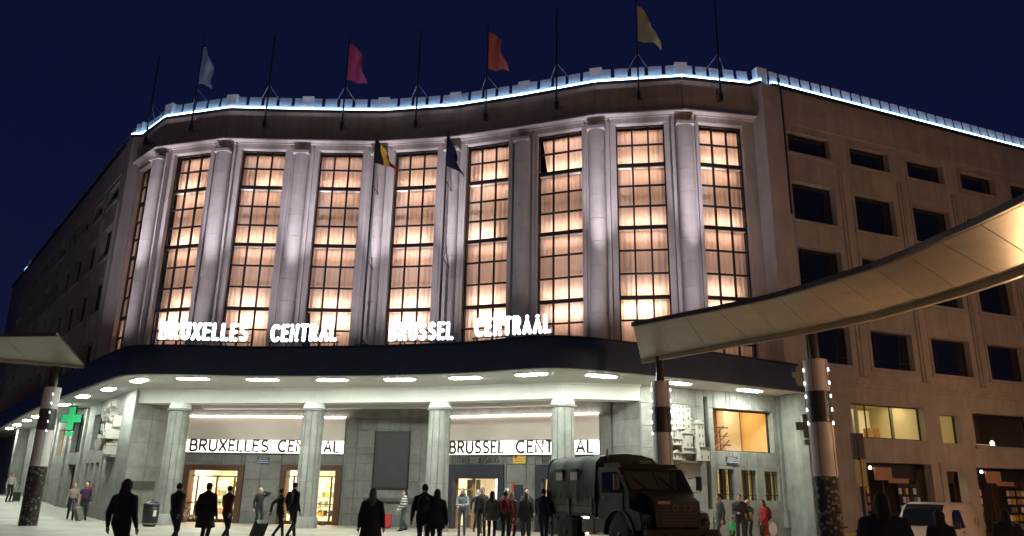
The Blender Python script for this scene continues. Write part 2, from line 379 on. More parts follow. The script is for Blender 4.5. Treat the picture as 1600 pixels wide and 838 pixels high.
sect_power = [[random.uniform(.8, 1.15) for _ in range(4)] for _ in range(9)]
for i, fr in enumerate(BAYS):
    mx = fr.mx(ST); L = fr.L; a, c = WIN[i]
    wall_open(.003, L - .003, 7.0, 19.03, [(a, c, 7.28, 18.68)], reveal=.34).build('facade_panel', 'stone', ST, mx)
    MB().prism_x([(.3, 19.11), (-.05, 19.11), (-.05, 19.98), (.3, 19.98)], .006, L - .006).build('frieze_panel', 'stone', ST, mx)
    for k in range(2): slab('frieze_panel', L / 2 - .008, .87, .3, 'stone', ST, mx @ T(L / 2 * k + .004, -.05, 19.985))
    MB().prism_x([(.02, 18.70), (-.035, 18.70), (-.035, 19.0), (.02, 19.0)], a - .14, c + .14).build('lintel', 'stone', ST, mx)
    parapet(fr, 0, L)
    w = c - a; wm = mx @ T(a, 0, 0)
    f = MB(); f.box(0, .06, .24, .34, 7.3, 18.66); f.box(w - .06, w, .24, .34, 7.3, 18.66)
    f.box(.06, w - .06, .24, .34, 18.6, 18.66)
    for z in ROWS[1:-1]:
        h = .085 if z in HEAVY else .04; f.box(.06, w - .06, .23 if h > .05 else .25, .335, z - h, z + h)
    for k in (1, 2):
        x = w * k / 3
        for z0, z1 in zip(ROWS, ROWS[1:]): f.box(x - .042, x + .042, .25, .333, z0 + (.086 if z0 in HEAVY else .041), z1 - (.086 if z1 in HEAVY else .041))
    win = f.build('tall_window', 'steel', ST, wm)
    for z0, z1 in zip(ROWS, ROWS[1:]):
        for k in range(3): pane(win, w * k / 3 + .03, w * (k + 1) / 3 - .03, .30, z0 + .03, z1 - .03)
    secs = [(7.3, 10.18), (10.18, 13.52), (13.52, 16.64), (16.64, 18.66)]
    DEP = 1.5 if i not in (0, 1, 7, 8) else 1.15
    for si, (z0, z1) in enumerate(secs):
        gaps = []
        b = MB(); n = 44; vs = []
        x0c, x1c = .0, w
        ph = random.uniform(0, 6)
        # some curtains are drawn a little aside, as in real rooms
        pull = 0.0
        if i == 1 and si == 3 or i == 6 and si == 3 or i == 3 and si == 0: pull = .35
        side = random.choice((0, 1))
        for r_, z in enumerate((z0 + .08, (z0 + z1) / 2, z1 - .07)):
            for k in range(n + 1):
                t = k / n
                pl = pull * (1 - .75 * r_ / 2) if pull else 0
                x = (pl + t * (w - pl)) if side == 0 else t * (w - pl)
                vs.append((x, .60 + .022 * math.sin(t * 60 + ph) + .016 * math.sin(t * 23 + ph * 2), z))
        fs = [(r_ * (n + 1) + k, r_ * (n + 1) + k + 1, (r_ + 1) * (n + 1) + k + 1, (r_ + 1) * (n + 1) + k) for r_ in range(2) for k in range(n)]
        b.add(vs, fs, True); b.build('curtain', 'curtain', win)
        MB().box(0, w, .45, DEP, z0 - .05, z0 + .05).build('floor_slab', 'room_white', win)
        MB().box(.1, w - .1, DEP, DEP + .05, z0 + .05, z1 - .05).build('room_back_wall', 'room', win)
        zl = z0 + .32 if si else z1 - .5
        pw = (44, 40, 38, 28)[si] * sect_power[i][si]
        sx_ = random.uniform(.55, .95); ox_ = random.uniform(-.5, .5) * (1 - sx_) * w
        area_light('curtain_light', T(w / 2 + ox_, 1.08, zl) @ Matrix.Rotation(R(-90 - (14 if si else -10)), 4, 'X'), w * sx_, .12, pw * .78, (1, .68, .52), win)
        area_light('room_light', T(w / 2, .95, z1 - .10), w * .8, .25, pw * .6, (1, .65, .50), win)

# pilasters at the bends
def pilaster_block():
    n = 18; poly = []
    for k in range(n + 1):
        t = math.pi * k / n; poly.append((-.40 * math.cos(t), -.34 * math.sin(t) - .05))
    poly = [(-.40, .0)] + poly + [(.40, 0)]
    b = MB(); b.prism(poly, .006, 1.118)
    return b
for i in range(1, 9):
    d0, d1 = BAYS[i - 1].d, BAYS[i].d; d = (d0 + d1).normalized(); ang = math.atan2(d.y, d.x)
    mx = OFF @ T(W[i][0], W[i][1], 0) @ Matrix.Rotation(ang, 4, 'Z')
    core = MB()
    core.box(-.62, -.52, -.09, .12, 7.0, 18.75); core.box(.52, .62, -.09, .12, 7.0, 18.75); core.box(-.41, .41, -.045, .12, 7.0, 18.6)
    p = core.build('pilaster', 'stone', ST, mx)
    for k in range(10):
        me = shared('pilaster_block', pilaster_block, 'stone'); obj('pilaster_block', me, p, T(0, 0, 7.1 + 1.125 * k))
    MB().box(-.42, .42, -.42, .0, 18.36, 18.52).build('pilaster_cap', 'stone', p)
    node_block(W[i][0], W[i][1], ang)
    if i != 6:
        for (cx_, en, size, blend, ax) in ((-.35, 1250, 108, 1.0, 20), (.35, 9000, 23, 1.0, 22.5)):
            fx = MB().box(cx_ - .16, cx_ + .16, -3.5, -3.3, 7.33, 7.50); fx.box(cx_ - .03, cx_ + .03, -3.43, -3.37, 7.21, 7.33)
            fl = fx.build('flood_lamp', 'black', p)
            l = bpy.data.lights.new('flood_beam', 'SPOT'); l.energy = en; l.color = (.90, .85, 1.0); l.spot_size = R(size); l.spot_blend = blend; l.shadow_soft_size = .1
            lo = obj('flood_beam', l, fl); lo.location = (cx_, -3.4, 7.53); lo.rotation_euler = (R(180 - ax), 0, math.atan2(-cx_, 3.4) * -1 * .0)

# corner piers where the wings begin
RWG = FR((11.96, 33.2), (11.96 + .927 * 26, 33.2 + .374 * 26))
LWG = FR((-50.9, 76.1), (-21.9, 40.4))
mxr = RWG.mx(ST); mxl = LWG.mx(ST); LL = LWG.L
def prism_thing(name, poly, z0, z1, m): return MB().prism(poly, z0, z1).build(name, m, ST, OFF)
prism_thing('corner_pier', [(11.5, 33.45), (11.93, 33.12), (12.98, 33.5), (12.98, 36), (11.5, 36)], 6.3, 20.86, 'stone')
prism_thing('corner_pier', [(-22.6, 41.1), (-21.88, 40.33), (-21.15, 40.3), (-21.0, 42), (-22, 43)], 6.3, 20.86, 'stone')
cp = FR((11.5, 33.45), (11.93, 33.12)); parapet(cp, 0, cp.L, step=.5)
cp = FR((-22.6, 41.15), (-21.88, 40.33)); 
node_block(12.05, 33.35, RWG.ang); node_block(-21.6, 40.5, LWG.ang)
cpl = FR((-21.95, 40.38), (-21.1, 40.25)); parapet(cpl, 0, cpl.L, step=.8)

def wing_window(mx, a, c, z0, z1, panes=True, m='darkglass'):
    w = c - a; f = MB()
    f.box(0, .07, .26, .34, z0, z1); f.box(w - .07, w, .26, .34, z0, z1); f.box(.07, w - .07, .26, .34, z1 - .07, z1); f.box(.07, w - .07, .26, .34, z0, z0 + .07)
    if panes:
        x1, x2 = w * .22, w * .78; f.box(x1 - .03, x1 + .03, .27, .33, z0 + .07, z1 - .07); f.box(x2 - .03, x2 + .03, .27, .33, z0 + .07, z1 - .07)
        zz = z0 + (z1 - z0) * .22
        if z1 - z0 > 1.5: f.box(.07, x1 - .03, .27, .33, zz - .025, zz + .025); f.box(x2 + .03, w - .07, .27, .33, zz - .025, zz + .025)
    o = f.build('wing_window', 'steel', ST, mx @ T(a, 0, 0))
    if panes:
        for xa, xb in ((.05, x1 - .02), (x1 + .02, x2 - .02), (x2 + .02, w - .05)): pane(o, xa, xb, .30, z0 + .05, z1 - .05, m)
    else: pane(o, .05, w - .05, .30, z0 + .05, z1 - .05, m)
    return o
WROWS = [(17.55, 18.63), (14.1, 16.05), (10.85, 12.8), (7.42, 9.2)]
def wing(mx, cols, u0, u1, detail=True, rows=WROWS):
    holes = [(a, a + 2.6, z0, z1) for a in cols for z0, z1 in rows]
    wall_open(u0, u1, 6.1, 20.86, holes, reveal=.36).build('wing_wall', 'stone', ST, mx)
    for j, a in enumerate(cols):
        for z0, z1 in rows: wing_window(mx, a, a + 2.6, z0, z1, detail or j > len(cols) - 4)
        # stone surrounds: a raised flat frame round every opening, and sills
        for z0, z1 in rows:
            b = MB(); b.box(a - .14, a + 2.74, -.05, .0, z1, z1 + .16); b.box(a - .14, a, -.05, 0, z0, z1); b.box(a + 2.6, a + 2.74, -.05, 0, z0, z1)
            b.box(a - .18, a + 2.78, -.10, 0, z0 - .15, z0)
            b.build('window_surround', 'stone', ST, mx)
        for z0, z1 in ((16.22, 17.38), (12.97, 13.93), (9.37, 10.68)):
            for q in range(2): slab('spandrel_panel', 1.43, z1 - z0, .02, 'stone', ST, mx @ T(a - .13 + 1.436 * q, -.02, z0))
        # upper frieze panel with open joints, pilaster strip beside the window
        if a + 3.2 <= u1 + 1:
            [slab('frieze_panel', 3.85, .87, .05, 'stone', ST, mx @ T(a - .62, -.05, 19.02 + .876 * q)) for q in range(2)]
            b = MB(); b.box(a + 2.98, a + 3.10, -.09, 0, 6.95, 17.1); b.box(a + 3.36, a + 3.48, -.09, 0, 6.95, 17.1); b.box(a + 3.13, a + 3.33, -.13, 0, 6.95, 17.1)
            b.build('pilaster_strip', 'stone', ST, mx)
rcols = [1.25 + 3.87 * k for k in range(6)]
wing(mxr, rcols, .9, 25.9)
parapet(RWG, .5, 25.9)
lcols = [LL - 3.9 - 3.87 * k for k in range(10)]
wing(mxl, sorted(lcols), 0, LL - .6, detail=False)
parapet(LWG, 0, LL - .6, lit=False)
for q in (LL - 37.5,):
    p = LWG.pt(q, .1); node_block(p.x, p.y, LWG.ang)
    MB().box(q - .9, q + .9, -.13, -.07, 20.97, 21.06).build('led_strip', 'led', ST, mxl)
MB().box(.2, 25.9, -.16, .0, 6.62, 6.86).build('string_course', 'stone', ST, mxr)
MB().box(.2, 25.9, -.09, .0, 6.45, 6.62).build('string_course', 'stone', ST, mxr)
# a rain pipe down the wing corner
MB().tube([(1.02, -.12, 14.3), (1.02, -.12, 20.5), (.8, -.2, 21.3)], .045, 6).build('rain_pipe', 'black', ST, mxr)
prism_thing('flat_roof', [W[0]] + W[1:] + [(36, 43), (36, 70), (-40, 80), (-50.9, 76.1)], 20.5, 20.8, 'black')

# ---------------------------------------------------------------- wing ground floor (right)
LOWH = [(3.48, 7.9, 4.24, 5.76), (8.92, 10.2, 4.2, 5.5), (11.12, 15.1, 4.15, 5.7), (16.3, 17.6, 4.2, 5.5), (18.6, 22.6, 4.2, 5.7),
        (3.81, 7.96, -.45, 3.2), (8.81, 10.09, -.45, 2.93), (10.86, 15.0, -.45, 3.15), (16.3, 17.6, -.45, 2.9), (18.4, 22.6, -.45, 3.15)]
wall_open(.9, 25.9, -.6, 6.1, LOWH, reveal=.4).build('ground_floor_wall', 'stone', ST, mxr)
b = MB(); b.box(8.47, 8.81, -.06, 0, -.45, 3.28); b.box(10.09, 10.48, -.06, 0, -.45, 3.28); b.box(8.81, 10.09, -.06, 0, 2.93, 3.28); b.build('door_surround', 'stone', ST, mxr)
MB().box(11.0, 15.3, -.1, 0, 4.0, 4.15).build('window_sill', 'stone', ST, mxr)
def room(mx, x0, x1, y0, y1, z0, z1, m, name='room'):
    b = MB(); b.add([(x0, y0, z0), (x1, y0, z0), (x1, y1, z0), (x0, y1, z0), (x0, y0, z1), (x1, y0, z1), (x1, y1, z1), (x0, y1, z1)],
                    [(0, 1, 2, 3), (4, 7, 6, 5), (1, 5, 6, 2), (2, 6, 7, 3), (3, 7, 4, 0)])
    return b.build(name, m, ST, mx)
def lamp_panel(par, x0, x1, y0, y1, z, m): return MB().box(x0, x1, y0, y1, z - .03, z).build('ceiling_light', m, par)
M['shopwall_brown'] = mat('brown_room_wall', (.10, .065, .045), .8)
r1 = room(mxr, 3.2, 8.1, .42, 4.5, 3.9, 6.0, 'room')
lamp_panel(r1, 3.8, 7.8, 1.4, 1.8, 5.98, 'room_light2')
for x0, x1, y in ((4.35, 4.40, .55), (4.75, 5.45, 3.2), (5.85, 6.3, 2.6), (6.5, 6.55, .55), (6.9, 7.6, 2.9)):
    MB().box(x0, x1, y, y + .08, 3.92, 5.85 if x1 - x0 > .1 else 5.9).build('partition', 'room_white' if x1 - x0 > .5 else 'grey_metal', r1)
MB().box(6.6, 7.0, 1.8, 2.4, 3.92, 4.9).build('cupboard', 'timber', r1)
MB().box(3.6, 4.1, 2.2, 2.7, 3.92, 4.7).build('printer', 'room_white', r1)
w = MB(); w.box(3.48, 3.54, .3, .36, 4.24, 5.76); w.box(7.84, 7.9, .3, .36, 4.24, 5.76); w.box(3.54, 7.84, .3, .36, 5.70, 5.76); w.box(3.54, 7.84, .3, .36, 4.24, 4.30)
wf = w.build('wing_window', 'steel', ST, mxr); pane(wf, 3.54, 7.84, .33, 4.3, 5.7)
for x in (3.75, 4.6, 6.1): MB().box(x, x + .05, .31, .35, 4.3, 5.7).build('mullion', 'steel', wf)
r2 = room(mxr, 8.5, 10.6, .42, 2.5, 4.0, 5.9, 'room'); lamp_panel(r2, 8.8, 9.2, 1.0, 1.8, 5.88, 'room_light2')
w = MB().box(8.92, 8.98, .3, .36, 4.2, 5.5); w.box(10.14, 10.2, .3, .36, 4.2, 5.5); wf = w.build('wing_window', 'steel', ST, mxr); pane(wf, 8.98, 10.14, .33, 4.2, 5.5)
for a, c, z0, z1 in LOWH[2:5]: wing_window(mxr, a, c, z0, z1, False, 'glass')
r3 = room(mxr, 10.8, 15.4, .42, 3.0, 3.9, 5.9, 'shopwall_brown')
MB().box(13.2, 15.2, 2.0, 2.1, 3.9, 4.42).build('glow_block', emis('yellow_glow', (1, .68, .25), .55), r3)  # glowing block added for the yellow glow low in this window
MB().lathe([(.04, 0), (.07, .03), (.10, .22), (.04, .30)], 8, (12.95, .55, 4.18)).build('reflected_lantern', emis('reflected_lantern_glow', (1, .80, .5), 5), r3)  # small lamp built indoors for the street lantern's reflection in the pane
MB().tube([(12.95, .55, 3.92), (12.95, .55, 4.2)], .03).build('reflected_lantern_stem', 'black', r3)
r4 = room(mxr, 16.0, 23, .42, 3.0, 3.9, 5.9, 'shopwall_brown')
# shops
M['shopwall'] = mat('shop_wall', (.30, .20, .14), .7)
M['awning'] = mat('salmon_board', (.50, .26, .17), .6)
for si, (a, c) in enumerate(((3.81, 7.96), (10.86, 15.0), (18.4, 22.6))):
    zt = 3.2 if si == 0 else 3.15
    s = room(mxr, a - .3, c + .3, 1.35, 4.2, -.45, 3.4, 'shopwall', 'shop_interior')
    lamp_panel(s, a + 1.2, a + 1.9, 2, 2.2, 3.36, emis('shop_tube_%d' % si, (1, .75, .45), 3.0))
    f = MB(); f.box(a, c, .9, .98, 2.5, 2.58)
    for x in (a, a + 1.1, a + 2.0, c - 1.3, c - .08): f.box(x, x + .08, .9, .98, -.45, 2.5)
    f.box(a, c, .9, .96, -.45, .2)
    sf = f.build('shop_front', 'wood', ST, mxr)
    for xa, xb in ((a + .08, a + 1.1), (a + 1.18, a + 2.0), (a + 2.08, c - 1.3), (c - 1.22, c - .08)): pane(sf, xa, xb, .94, .2, 2.5)
    MB().box(a, c, .86, .92, 2.58, zt).build('shop_fascia', 'navy', ST, mxr)
    MB().box(a + 1.0, a + 2.0, .3, .36, 2.45, 3.0).build('hanging_board', 'awning', ST, mxr)
    MB().box(a + 2.3, c - .6, .80, .86, 2.35, 2.55).build('sign_board', 'awning', ST, mxr)
    for rk, (xr, dy) in enumerate(((a + .25, .55), (c - 1.5, .6), (c - .75, .65))):
        rack = MB().box(xr, xr + .62, dy + .06, dy + .1, .0, 2.3).build('postcard_rack', 'black', ST, mxr)
        for q in range(5):
            for e in range(3):
                cc = random.choice(['skin', 'white_print', 'awning', 'blue_plate', 'yellow', 'grey_metal'])
                me = shared(('card', cc), lambda: MB().box(0, .16, 0, .03, 0, .26), cc)
                obj('card', me, rack, T(xr + .03 + e * .2, dy + .02, .35 + q * .38))
    lam = MB().lathe([(.02, 0), (.06, -.03), (.07, -.13), (.02, -.14)], 10, (a + .9, .45, 3.05)).build('shop_lamp', emis('shop_lamp_glow_%d' % si, (1, .85, .6), 7), ST, mxr)
rd = room(mxr, 8.6, 10.3, .8, 2.5, -.45, 3.0, 'shopwall', 'doorway_interior')
MB().box(8.85, 9.4, .7, .76, -.4, 2.4).build('door_leaf', 'sand', ST, mxr)
MB().box(9.45, 10.05, .7, .76, -.4, 2.4).build('door_leaf', 'darkglass', ST, mxr)
MB().lathe([(.02, 0), (.09, .05), (.11, .16), (.05, .24)], 10, (9.2, .55, 1.95)).build('door_lamp', emis('door_lamp_glow', (1, .8, .5), 14), ST, mxr)
MB().box(9.16, 9.24, .58, .7, 1.9, 1.95).build('lamp_bracket', 'black', ST, mxr)

# ---------------------------------------------------------------- entrance: back wall, beam, columns
BW = [FR((-16.2, 39.3), (-8, 38.5)), FR((-8, 38.5), (-2.8, 37.3)), FR((-2.8, 37.3), (4.45, 34.1))]
def doorway(mx, fr, a, c, zt, kind):
    """wide framed opening with glazed leaves and a lit interior"""
    fm = 'wood' if kind == 'shop' else 'navy'
    b = MB(); fw = .30
    b.box(a, a + fw, -.10, .5, -.3, zt); b.box(c - fw, c, -.10, .5, -.3, zt); b.box(a + fw, c - fw, -.10, .5, zt - (fw - .04 if kind == 'shop' else .62), zt)
    fo = b.build('door_frame', fm, ST, mx)
    x0, x1 = a + fw, c - fw; top = zt - (fw - .04 if kind == 'shop' else .62)
    rm = room(mx, x0 - 1.0, x1 + 1.0, .52, 5.5, -.02, 3.0, 'room_white', 'interior')
    if kind == 'shop':
        for k in range(2): lamp_panel(rm, x0 - .6 + 1.9 * k, x0 + .9 + 1.9 * k, 1.0, 3.6, 2.98, 'room_light')
        g = MB(); xs = [x0, x0 + .28, x0 + (x1 - x0) * .52, x1 - .28, x1]
        for x in xs[1:-1]: g.box(x - .035, x + .035, .28, .36, 0, top - .26)
        g.box(x0, x1, .28, .36, top - .30, top - .24); g.box(x0, x1, .28, .36, -.02, .16); g.box(x0, x1, .29, .33, .92, .96)
        gd = g.build('glazed_door', 'wood', ST, mx)
        for xa, xb in zip(xs, xs[1:]): pane(gd, xa + .02, xb - .02, .32, .16, top - .3)
        pane(gd, x0, x1, .32, top - .24, top)
        for k in range(4):
            sx = x0 + .15 + k * .62; sh = MB()
            for q in range(4): sh.box(sx, sx + .5, 2.6, 3.0, .3 + q * .45, .33 + q * .45)
            so = sh.build('shelf', 'timber', rm)
            for q in range(4):
                for e in range(3):
                    cc = random.choice(['awning', 'yellow', 'white_print', 'green_dim', 'room', 'letter'])
                    me = shared(('goods', cc), lambda: MB().box(0, .12, 0, .2, 0, .26), cc); obj('goods', me, so, T(sx + .03 + e * .16, 2.7, .34 + q * .45))
    else:
        lamp_panel(rm, x0, x1, 1.2, 3.5, 2.98, emis('hall_light_%d' % int(a * 10), (1, .78, .46), 12))
        MB().box(x1 - .75, x1 - .02, 1.4, 1.46, .05, 2.3).build('bright_display', 'screen', rm)
        MB().box(x0 + 1.0, x1 - .8, 2.8, 2.9, 0, 2.6).build('partition', 'room_orange', rm)
        g = MB()
        for x in (x0, x0 + .82, x0 + .90): g.box(x, x + .08, .30, .38, 0, top)
        for z in (.08, .62, .88, 1.12, 1.72): g.box(x0 + .08, x0 + .82, .31, .37, z, z + .06)
        gd = g.build('timber_door', 'timber', ST, mx)
        for z0, z1 in ((.14, .62), (.68, .88), (.94, 1.12), (1.18, 1.72), (1.78, top)): pane(gd, x0 + .08, x0 + .82, .34, z0, z1)
        MB().box(x0 + .1, x0 + .8, 1.2, 1.25, 0, 2.2).build('partition', 'grey_metal', rm)
    return fo
DOORS = {0: [(.23, 3.28, 2.7, 'shop'), (5.13, 8.18, 2.76, 'shop')], 1: [], 2: [(-.02, 2.85, 2.85, 'hall'), (4.39, 7.2, 2.85, 'hall')]}
for i, fr in enumerate(BW):
    mx = fr.mx(ST); L = fr.L; holes = [(a, c, -.3, zt) for a, c, zt, _ in DOORS[i]]
    if i == 1: holes = []
    lo = max(0, min([h[0] for h in holes] + [0])); lo = 0
    hh = [(max(h[0], 0.0), h[1], h[2], h[3]) for h in holes]
    wall_open(0, L, -.3, 5.62, hh, reveal=.3).build('entrance_wall', 'stone2_shade', ST, mx)
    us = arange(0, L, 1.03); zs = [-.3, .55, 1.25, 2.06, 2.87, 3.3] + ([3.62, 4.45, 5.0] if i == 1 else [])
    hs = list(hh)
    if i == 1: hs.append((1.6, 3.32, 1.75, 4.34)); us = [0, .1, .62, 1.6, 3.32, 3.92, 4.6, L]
    slab_wall(us, zs, hs, 'stone2_shade', ST, mx)
    for d in DOORS[i]: doorway(mx, fr, *d)
    if i != 1:
        u0, u1 = (.12, 8.2) if i == 0 else (.05, 7.4)
        MB().box(u0, u1, -.10, -.03, 3.34, 5.04).build('sign_backing', 'sand', ST, mx)
        MB().box(u0, u1, -.135, -.10, 3.30, 3.90).build('cove_light', 'cove', ST, mx)
        MB().box(u0, u1, -.16, -.03, 3.27, 3.30).build('sign_sill', 'stone2', ST, mx)
        MB().box(u0, u1, -.14, -.10, 5.055, 5.075).build('top_light_line', emis('top_line_glow_%d' % i, (1, .93, .82), 24), ST, mx)
mx1 = BW[1].mx(ST)
b = MB(); b.box(1.62, 3.30, -.10, -.02, 1.77, 4.32); mp = b.build('memorial_panel', 'slate', ST, mx1)
fb = MB(); fb.box(1.56, 1.62, -.12, 0, 1.71, 4.38); fb.box(3.30, 3.36, -.12, 0, 1.71, 4.38); fb.box(1.62, 3.30, -.12, 0, 1.71, 1.77); fb.box(1.62, 3.30, -.12, 0, 4.32, 4.38)
fb.build('panel_rim', 'black', ST, mx1)
MB().box(1.2, 4.0, -.16, 0, 1.14, 1.3).build('stone_ledge', 'stone_dark', ST, mx1)
# end returns of the porch
RET = [FR((-17.69, 36.78), (-16.25, 39.35)), FR((4.4, 34.45), (5.45, 32.35))]
for fr in RET:
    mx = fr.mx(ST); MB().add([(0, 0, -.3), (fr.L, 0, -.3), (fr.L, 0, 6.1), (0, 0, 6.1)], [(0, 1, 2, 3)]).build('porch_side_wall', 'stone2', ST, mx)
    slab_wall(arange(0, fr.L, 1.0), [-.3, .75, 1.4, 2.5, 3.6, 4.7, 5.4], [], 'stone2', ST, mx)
# beam over the columns
COLS = [(-15.48, 36.6), (-8.9, 35.45), (-3.05, 34.1), (2.2, 31.98)]
BEAM = [(-17.75, 36.9)] + COLS + [(5.5, 32.35)]
for i in range(len(BEAM) - 1):
    fr = FR(BEAM[i], BEAM[i + 1]); mx = fr.mx(ST)
    MB().box(.004, fr.L - .004, 0, .85, 5.42, 6.09).build('porch_beam', 'plaster', ST, mx)
    MB().box(.004, fr.L - .004, -.07, -.002, 6.0, 6.09).build('beam_moulding', 'plaster', ST, mx)
inner = [(-18, 37.2), (-15.1, 37.1), (-8.8, 36.0), (-2.9, 34.65), (2.3, 32.55), (5.4, 32.9), (4.6, 34.3), (-2.8, 37.5), (-8, 38.7), (-16.3, 39.6)]
MB().add([(x, y, 5.62) for x, y in inner], [tuple(range(len(inner)))]).build('porch_ceiling', 'plaster', ST, OFF)
# drop band in the porch ceiling
for i in range(3):
    fr = FR((COLS[i][0] + .3, COLS[i][1] + 1.75), (COLS[i + 1][0] + .3, COLS[i + 1][1] + 1.75)); MB().box(0, fr.L - .01, 0, .5, 5.36, 5.61).build('ceiling_band', 'plaster', ST, fr.mx(ST))
def stave(r0, r1, h, n=10):
    a0 = -math.pi / n * .90; vs = []
    for z, r in ((.004, r0), (h - .004, r1)):
        for k in range(5):
            t = a0 + (-2 * a0) * k / 4; rr = r * (1 + .015 * math.cos(t * n / 2)); vs.append((rr * math.cos(t), rr * math.sin(t), z))
        for t in (-a0, a0): vs.append(((r - .05) * math.cos(t), (r - .05) * math.sin(t), z))
    n5 = 7
    return MB().add(vs, [(k, (k + 1) % n5, n5 + (k + 1) % n5, n5 + k) for k in range(n5)] + [tuple(range(n5 - 1, -1, -1)), tuple(range(n5, 2 * n5))])
for (x, y) in COLS:
    c = MB(); c.lathe([(.455, -.3), (.455, .0), (.43, 5.05)], 20); co = c.build('column', 'stone_dark', ST, OFF @ T(x, y, 0))
    for q, (z0, z1) in enumerate(((-.02, 1.95), (1.95, 3.5), (3.5, 5.02))):
        f = lambda z: .49 - .025 * max(0, z) / 5
        me = shared(('stave', q), lambda: stave(f(z0), f(z1), z1 - z0), 'stone2')
        for k in range(10): obj('stave', me, co, T(0, 0, z0) @ Matrix.Rotation(2 * math.pi * k / 10 + .1, 4, 'Z'))
    MB().lathe([(.50, 5.02), (.56, 5.05), (.56, 5.12), (.50, 5.15)], 24).build('column_ring', 'stone2', co)
    MB().lathe([(.49, 5.15), (.49, 5.24), (.46, 5.33), (.40, 5.42)], 24).build('column_capital', 'plaster', co)
    MB().lathe([(.56, -.3), (.56, .42), (.52, .46)], 24).build('column_plinth', 'stone2', co)

# ---------------------------------------------------------------- canopy
ctrl = [(-52, 77.7), (-39.6, 61.4), (-28.5, 46.9), (-20.5, 37.0), (-17.2, 33.1), (-16.1, 31.95), (-15.1, 31.45), (-13.4, 31.3), (-10.6, 31.4), (-6.6, 30.85), (-3.6, 30.15), (-1.2, 29.3), (.2, 28.45), (1.1, 28.05), (1.9, 27.95), (3.0, 28.2), (4.6, 28.95), (7.7, 30.5), (12.6, 33.4), (13.6, 34.0)]
def catmull(P, n=5):
    P = [Vector(p) for p in P]; out = []
    for i in range(len(P) - 1):
        p0 = P[max(i - 1, 0)]; p1 = P[i]; p2 = P[i + 1]; p3 = P[min(i + 2, len(P) - 1)]
        t1 = (p2 - p0).length or 1; s = (p2 - p1).length
        m1 = (p2 - p0) / t1 * s; m2 = (p3 - p1) / ((p3 - p1).length or 1) * s
        for k in range(n):
            t = k / n; out.append(p1 * (2 * t**3 - 3 * t**2 + 1) + m1 * (t**3 - 2 * t**2 + t) + p2 * (-2 * t**3 + 3 * t**2) + m2 * (t**3 - t**2))
    out.append(P[-1]); return out
FA = catmull(ctrl)
def offs(P, d):
    out = []
    for i, p in enumerate(P):
        t = (P[min(i + 1, len(P) - 1)] - P[max(i - 1, 0)]).normalized(); out.append(p + Vector((-t.y, t.x)) * d)
    return out
FI = offs(FA, .14)
def ribbon(P, Q, z0, z1, m, name):
    b = MB(); n = len(P)
    def strip(A, za, Bq, zb): b.add([(p.x, p.y, za) for p in A] + [(p.x, p.y, zb) for p in Bq], [(i, i + 1, n + i + 1, n + i) for i in range(n - 1)], True)
    strip(P, z0, P, z1); strip(Q, z1, Q, z0); strip(P, z1, Q, z1); strip(Q, z0, P, z0)
    for k in (0, n - 1): b.add([(P[k].x, P[k].y, z0), (P[k].x, P[k].y, z1), (Q[k].x, Q[k].y, z1), (Q[k].x, Q[k].y, z0)], [(0, 1, 2, 3)])
    return b.build(name, m, ST, OFF)
def flat(name, pts, z, m, t=.06):
    b = MB(); n = len(pts); b.add([(x, y, z) for x, y in pts] + [(x, y, z + t) for x, y in pts], [tuple(range(n)), tuple(range(2 * n - 1, n - 1, -1))]); return b.build(name, m, ST, OFF)
ribbon(FA, FI, 6.05, 7.26, 'fascia', 'canopy_fascia')
WP = [Vector(q) for q in W]
ribbon(offs(WP, -.44), offs(WP, .03), 19.04, 19.105, 'stone', 'cornice_moulding')  # made this deep so it shades the frieze from the flood lamps
ribbon(offs(WP, -.10), offs(WP, .03), 18.97, 19.035, 'stone', 'cornice_moulding')
ribbon(offs(FA, -.03), offs(FA, -.002), 7.14, 7.23, 'black', 'fascia_trim')
ribbon(offs(FA, .145), offs(FA, .30), 6.03, 6.10, 'plaster', 'soffit_edge')
back = [(13.7, 36.8), (5.5, 33.0), (2.3, 32.6), (-2.9, 34.7), (-8.8, 36.1), (-15.1, 37.2), (-17.9, 37.2), (-38, 63.2), (-53.5, 83)]
flat('canopy_soffit', [(p.x, p.y) for p in FI] + back, 6.10, 'plaster')
back2 = [(13.7, 37), (11.5, 34.2), (8, 33.6), (4.2, 34.2), (.6, 35.7), (-3, 36.9), (-7, 37.6), (-15, 37.6), (-18.7, 38.8), (-21.3, 41), (-51, 77.5)]
flat('canopy_roof', [(p.x, p.y) for p in FI] + back2, 7.14, 'fascia')
MB().box(-.1, .1, 0, 3, 6.05, 7.26).build('canopy_end', 'fascia', ST, OFF @ T(13.65, 34.05, 0))
LAMPS = [(-13.44, 32.65), (-10.46, 32.57), (-7.47, 32.3), (-4.55, 31.75), (-1.81, 30.96), (.82, 29.7), (3.55, 29.8), (6.84, 31.45), (10.37, 33.3), (-16.14, 33.56), (-19.13, 36.86), (-22.12, 40.19), (-25.54, 44.63), (-29, 48.9), (-32.19, 53.16), (-34.9, 56.6), (-38.3, 61.0), (-41.5, 65.2)]
def stadium(l, w, n=8):
    pts = []
    for s, c in ((1, l / 2 - w / 2), (-1, -(l / 2 - w / 2))):
        for k in range(n + 1):
            t = -math.pi / 2 + math.pi * k / n; pts.append((c + s * math.cos(t) * w / 2, s * math.sin(t) * w / 2))
    return pts
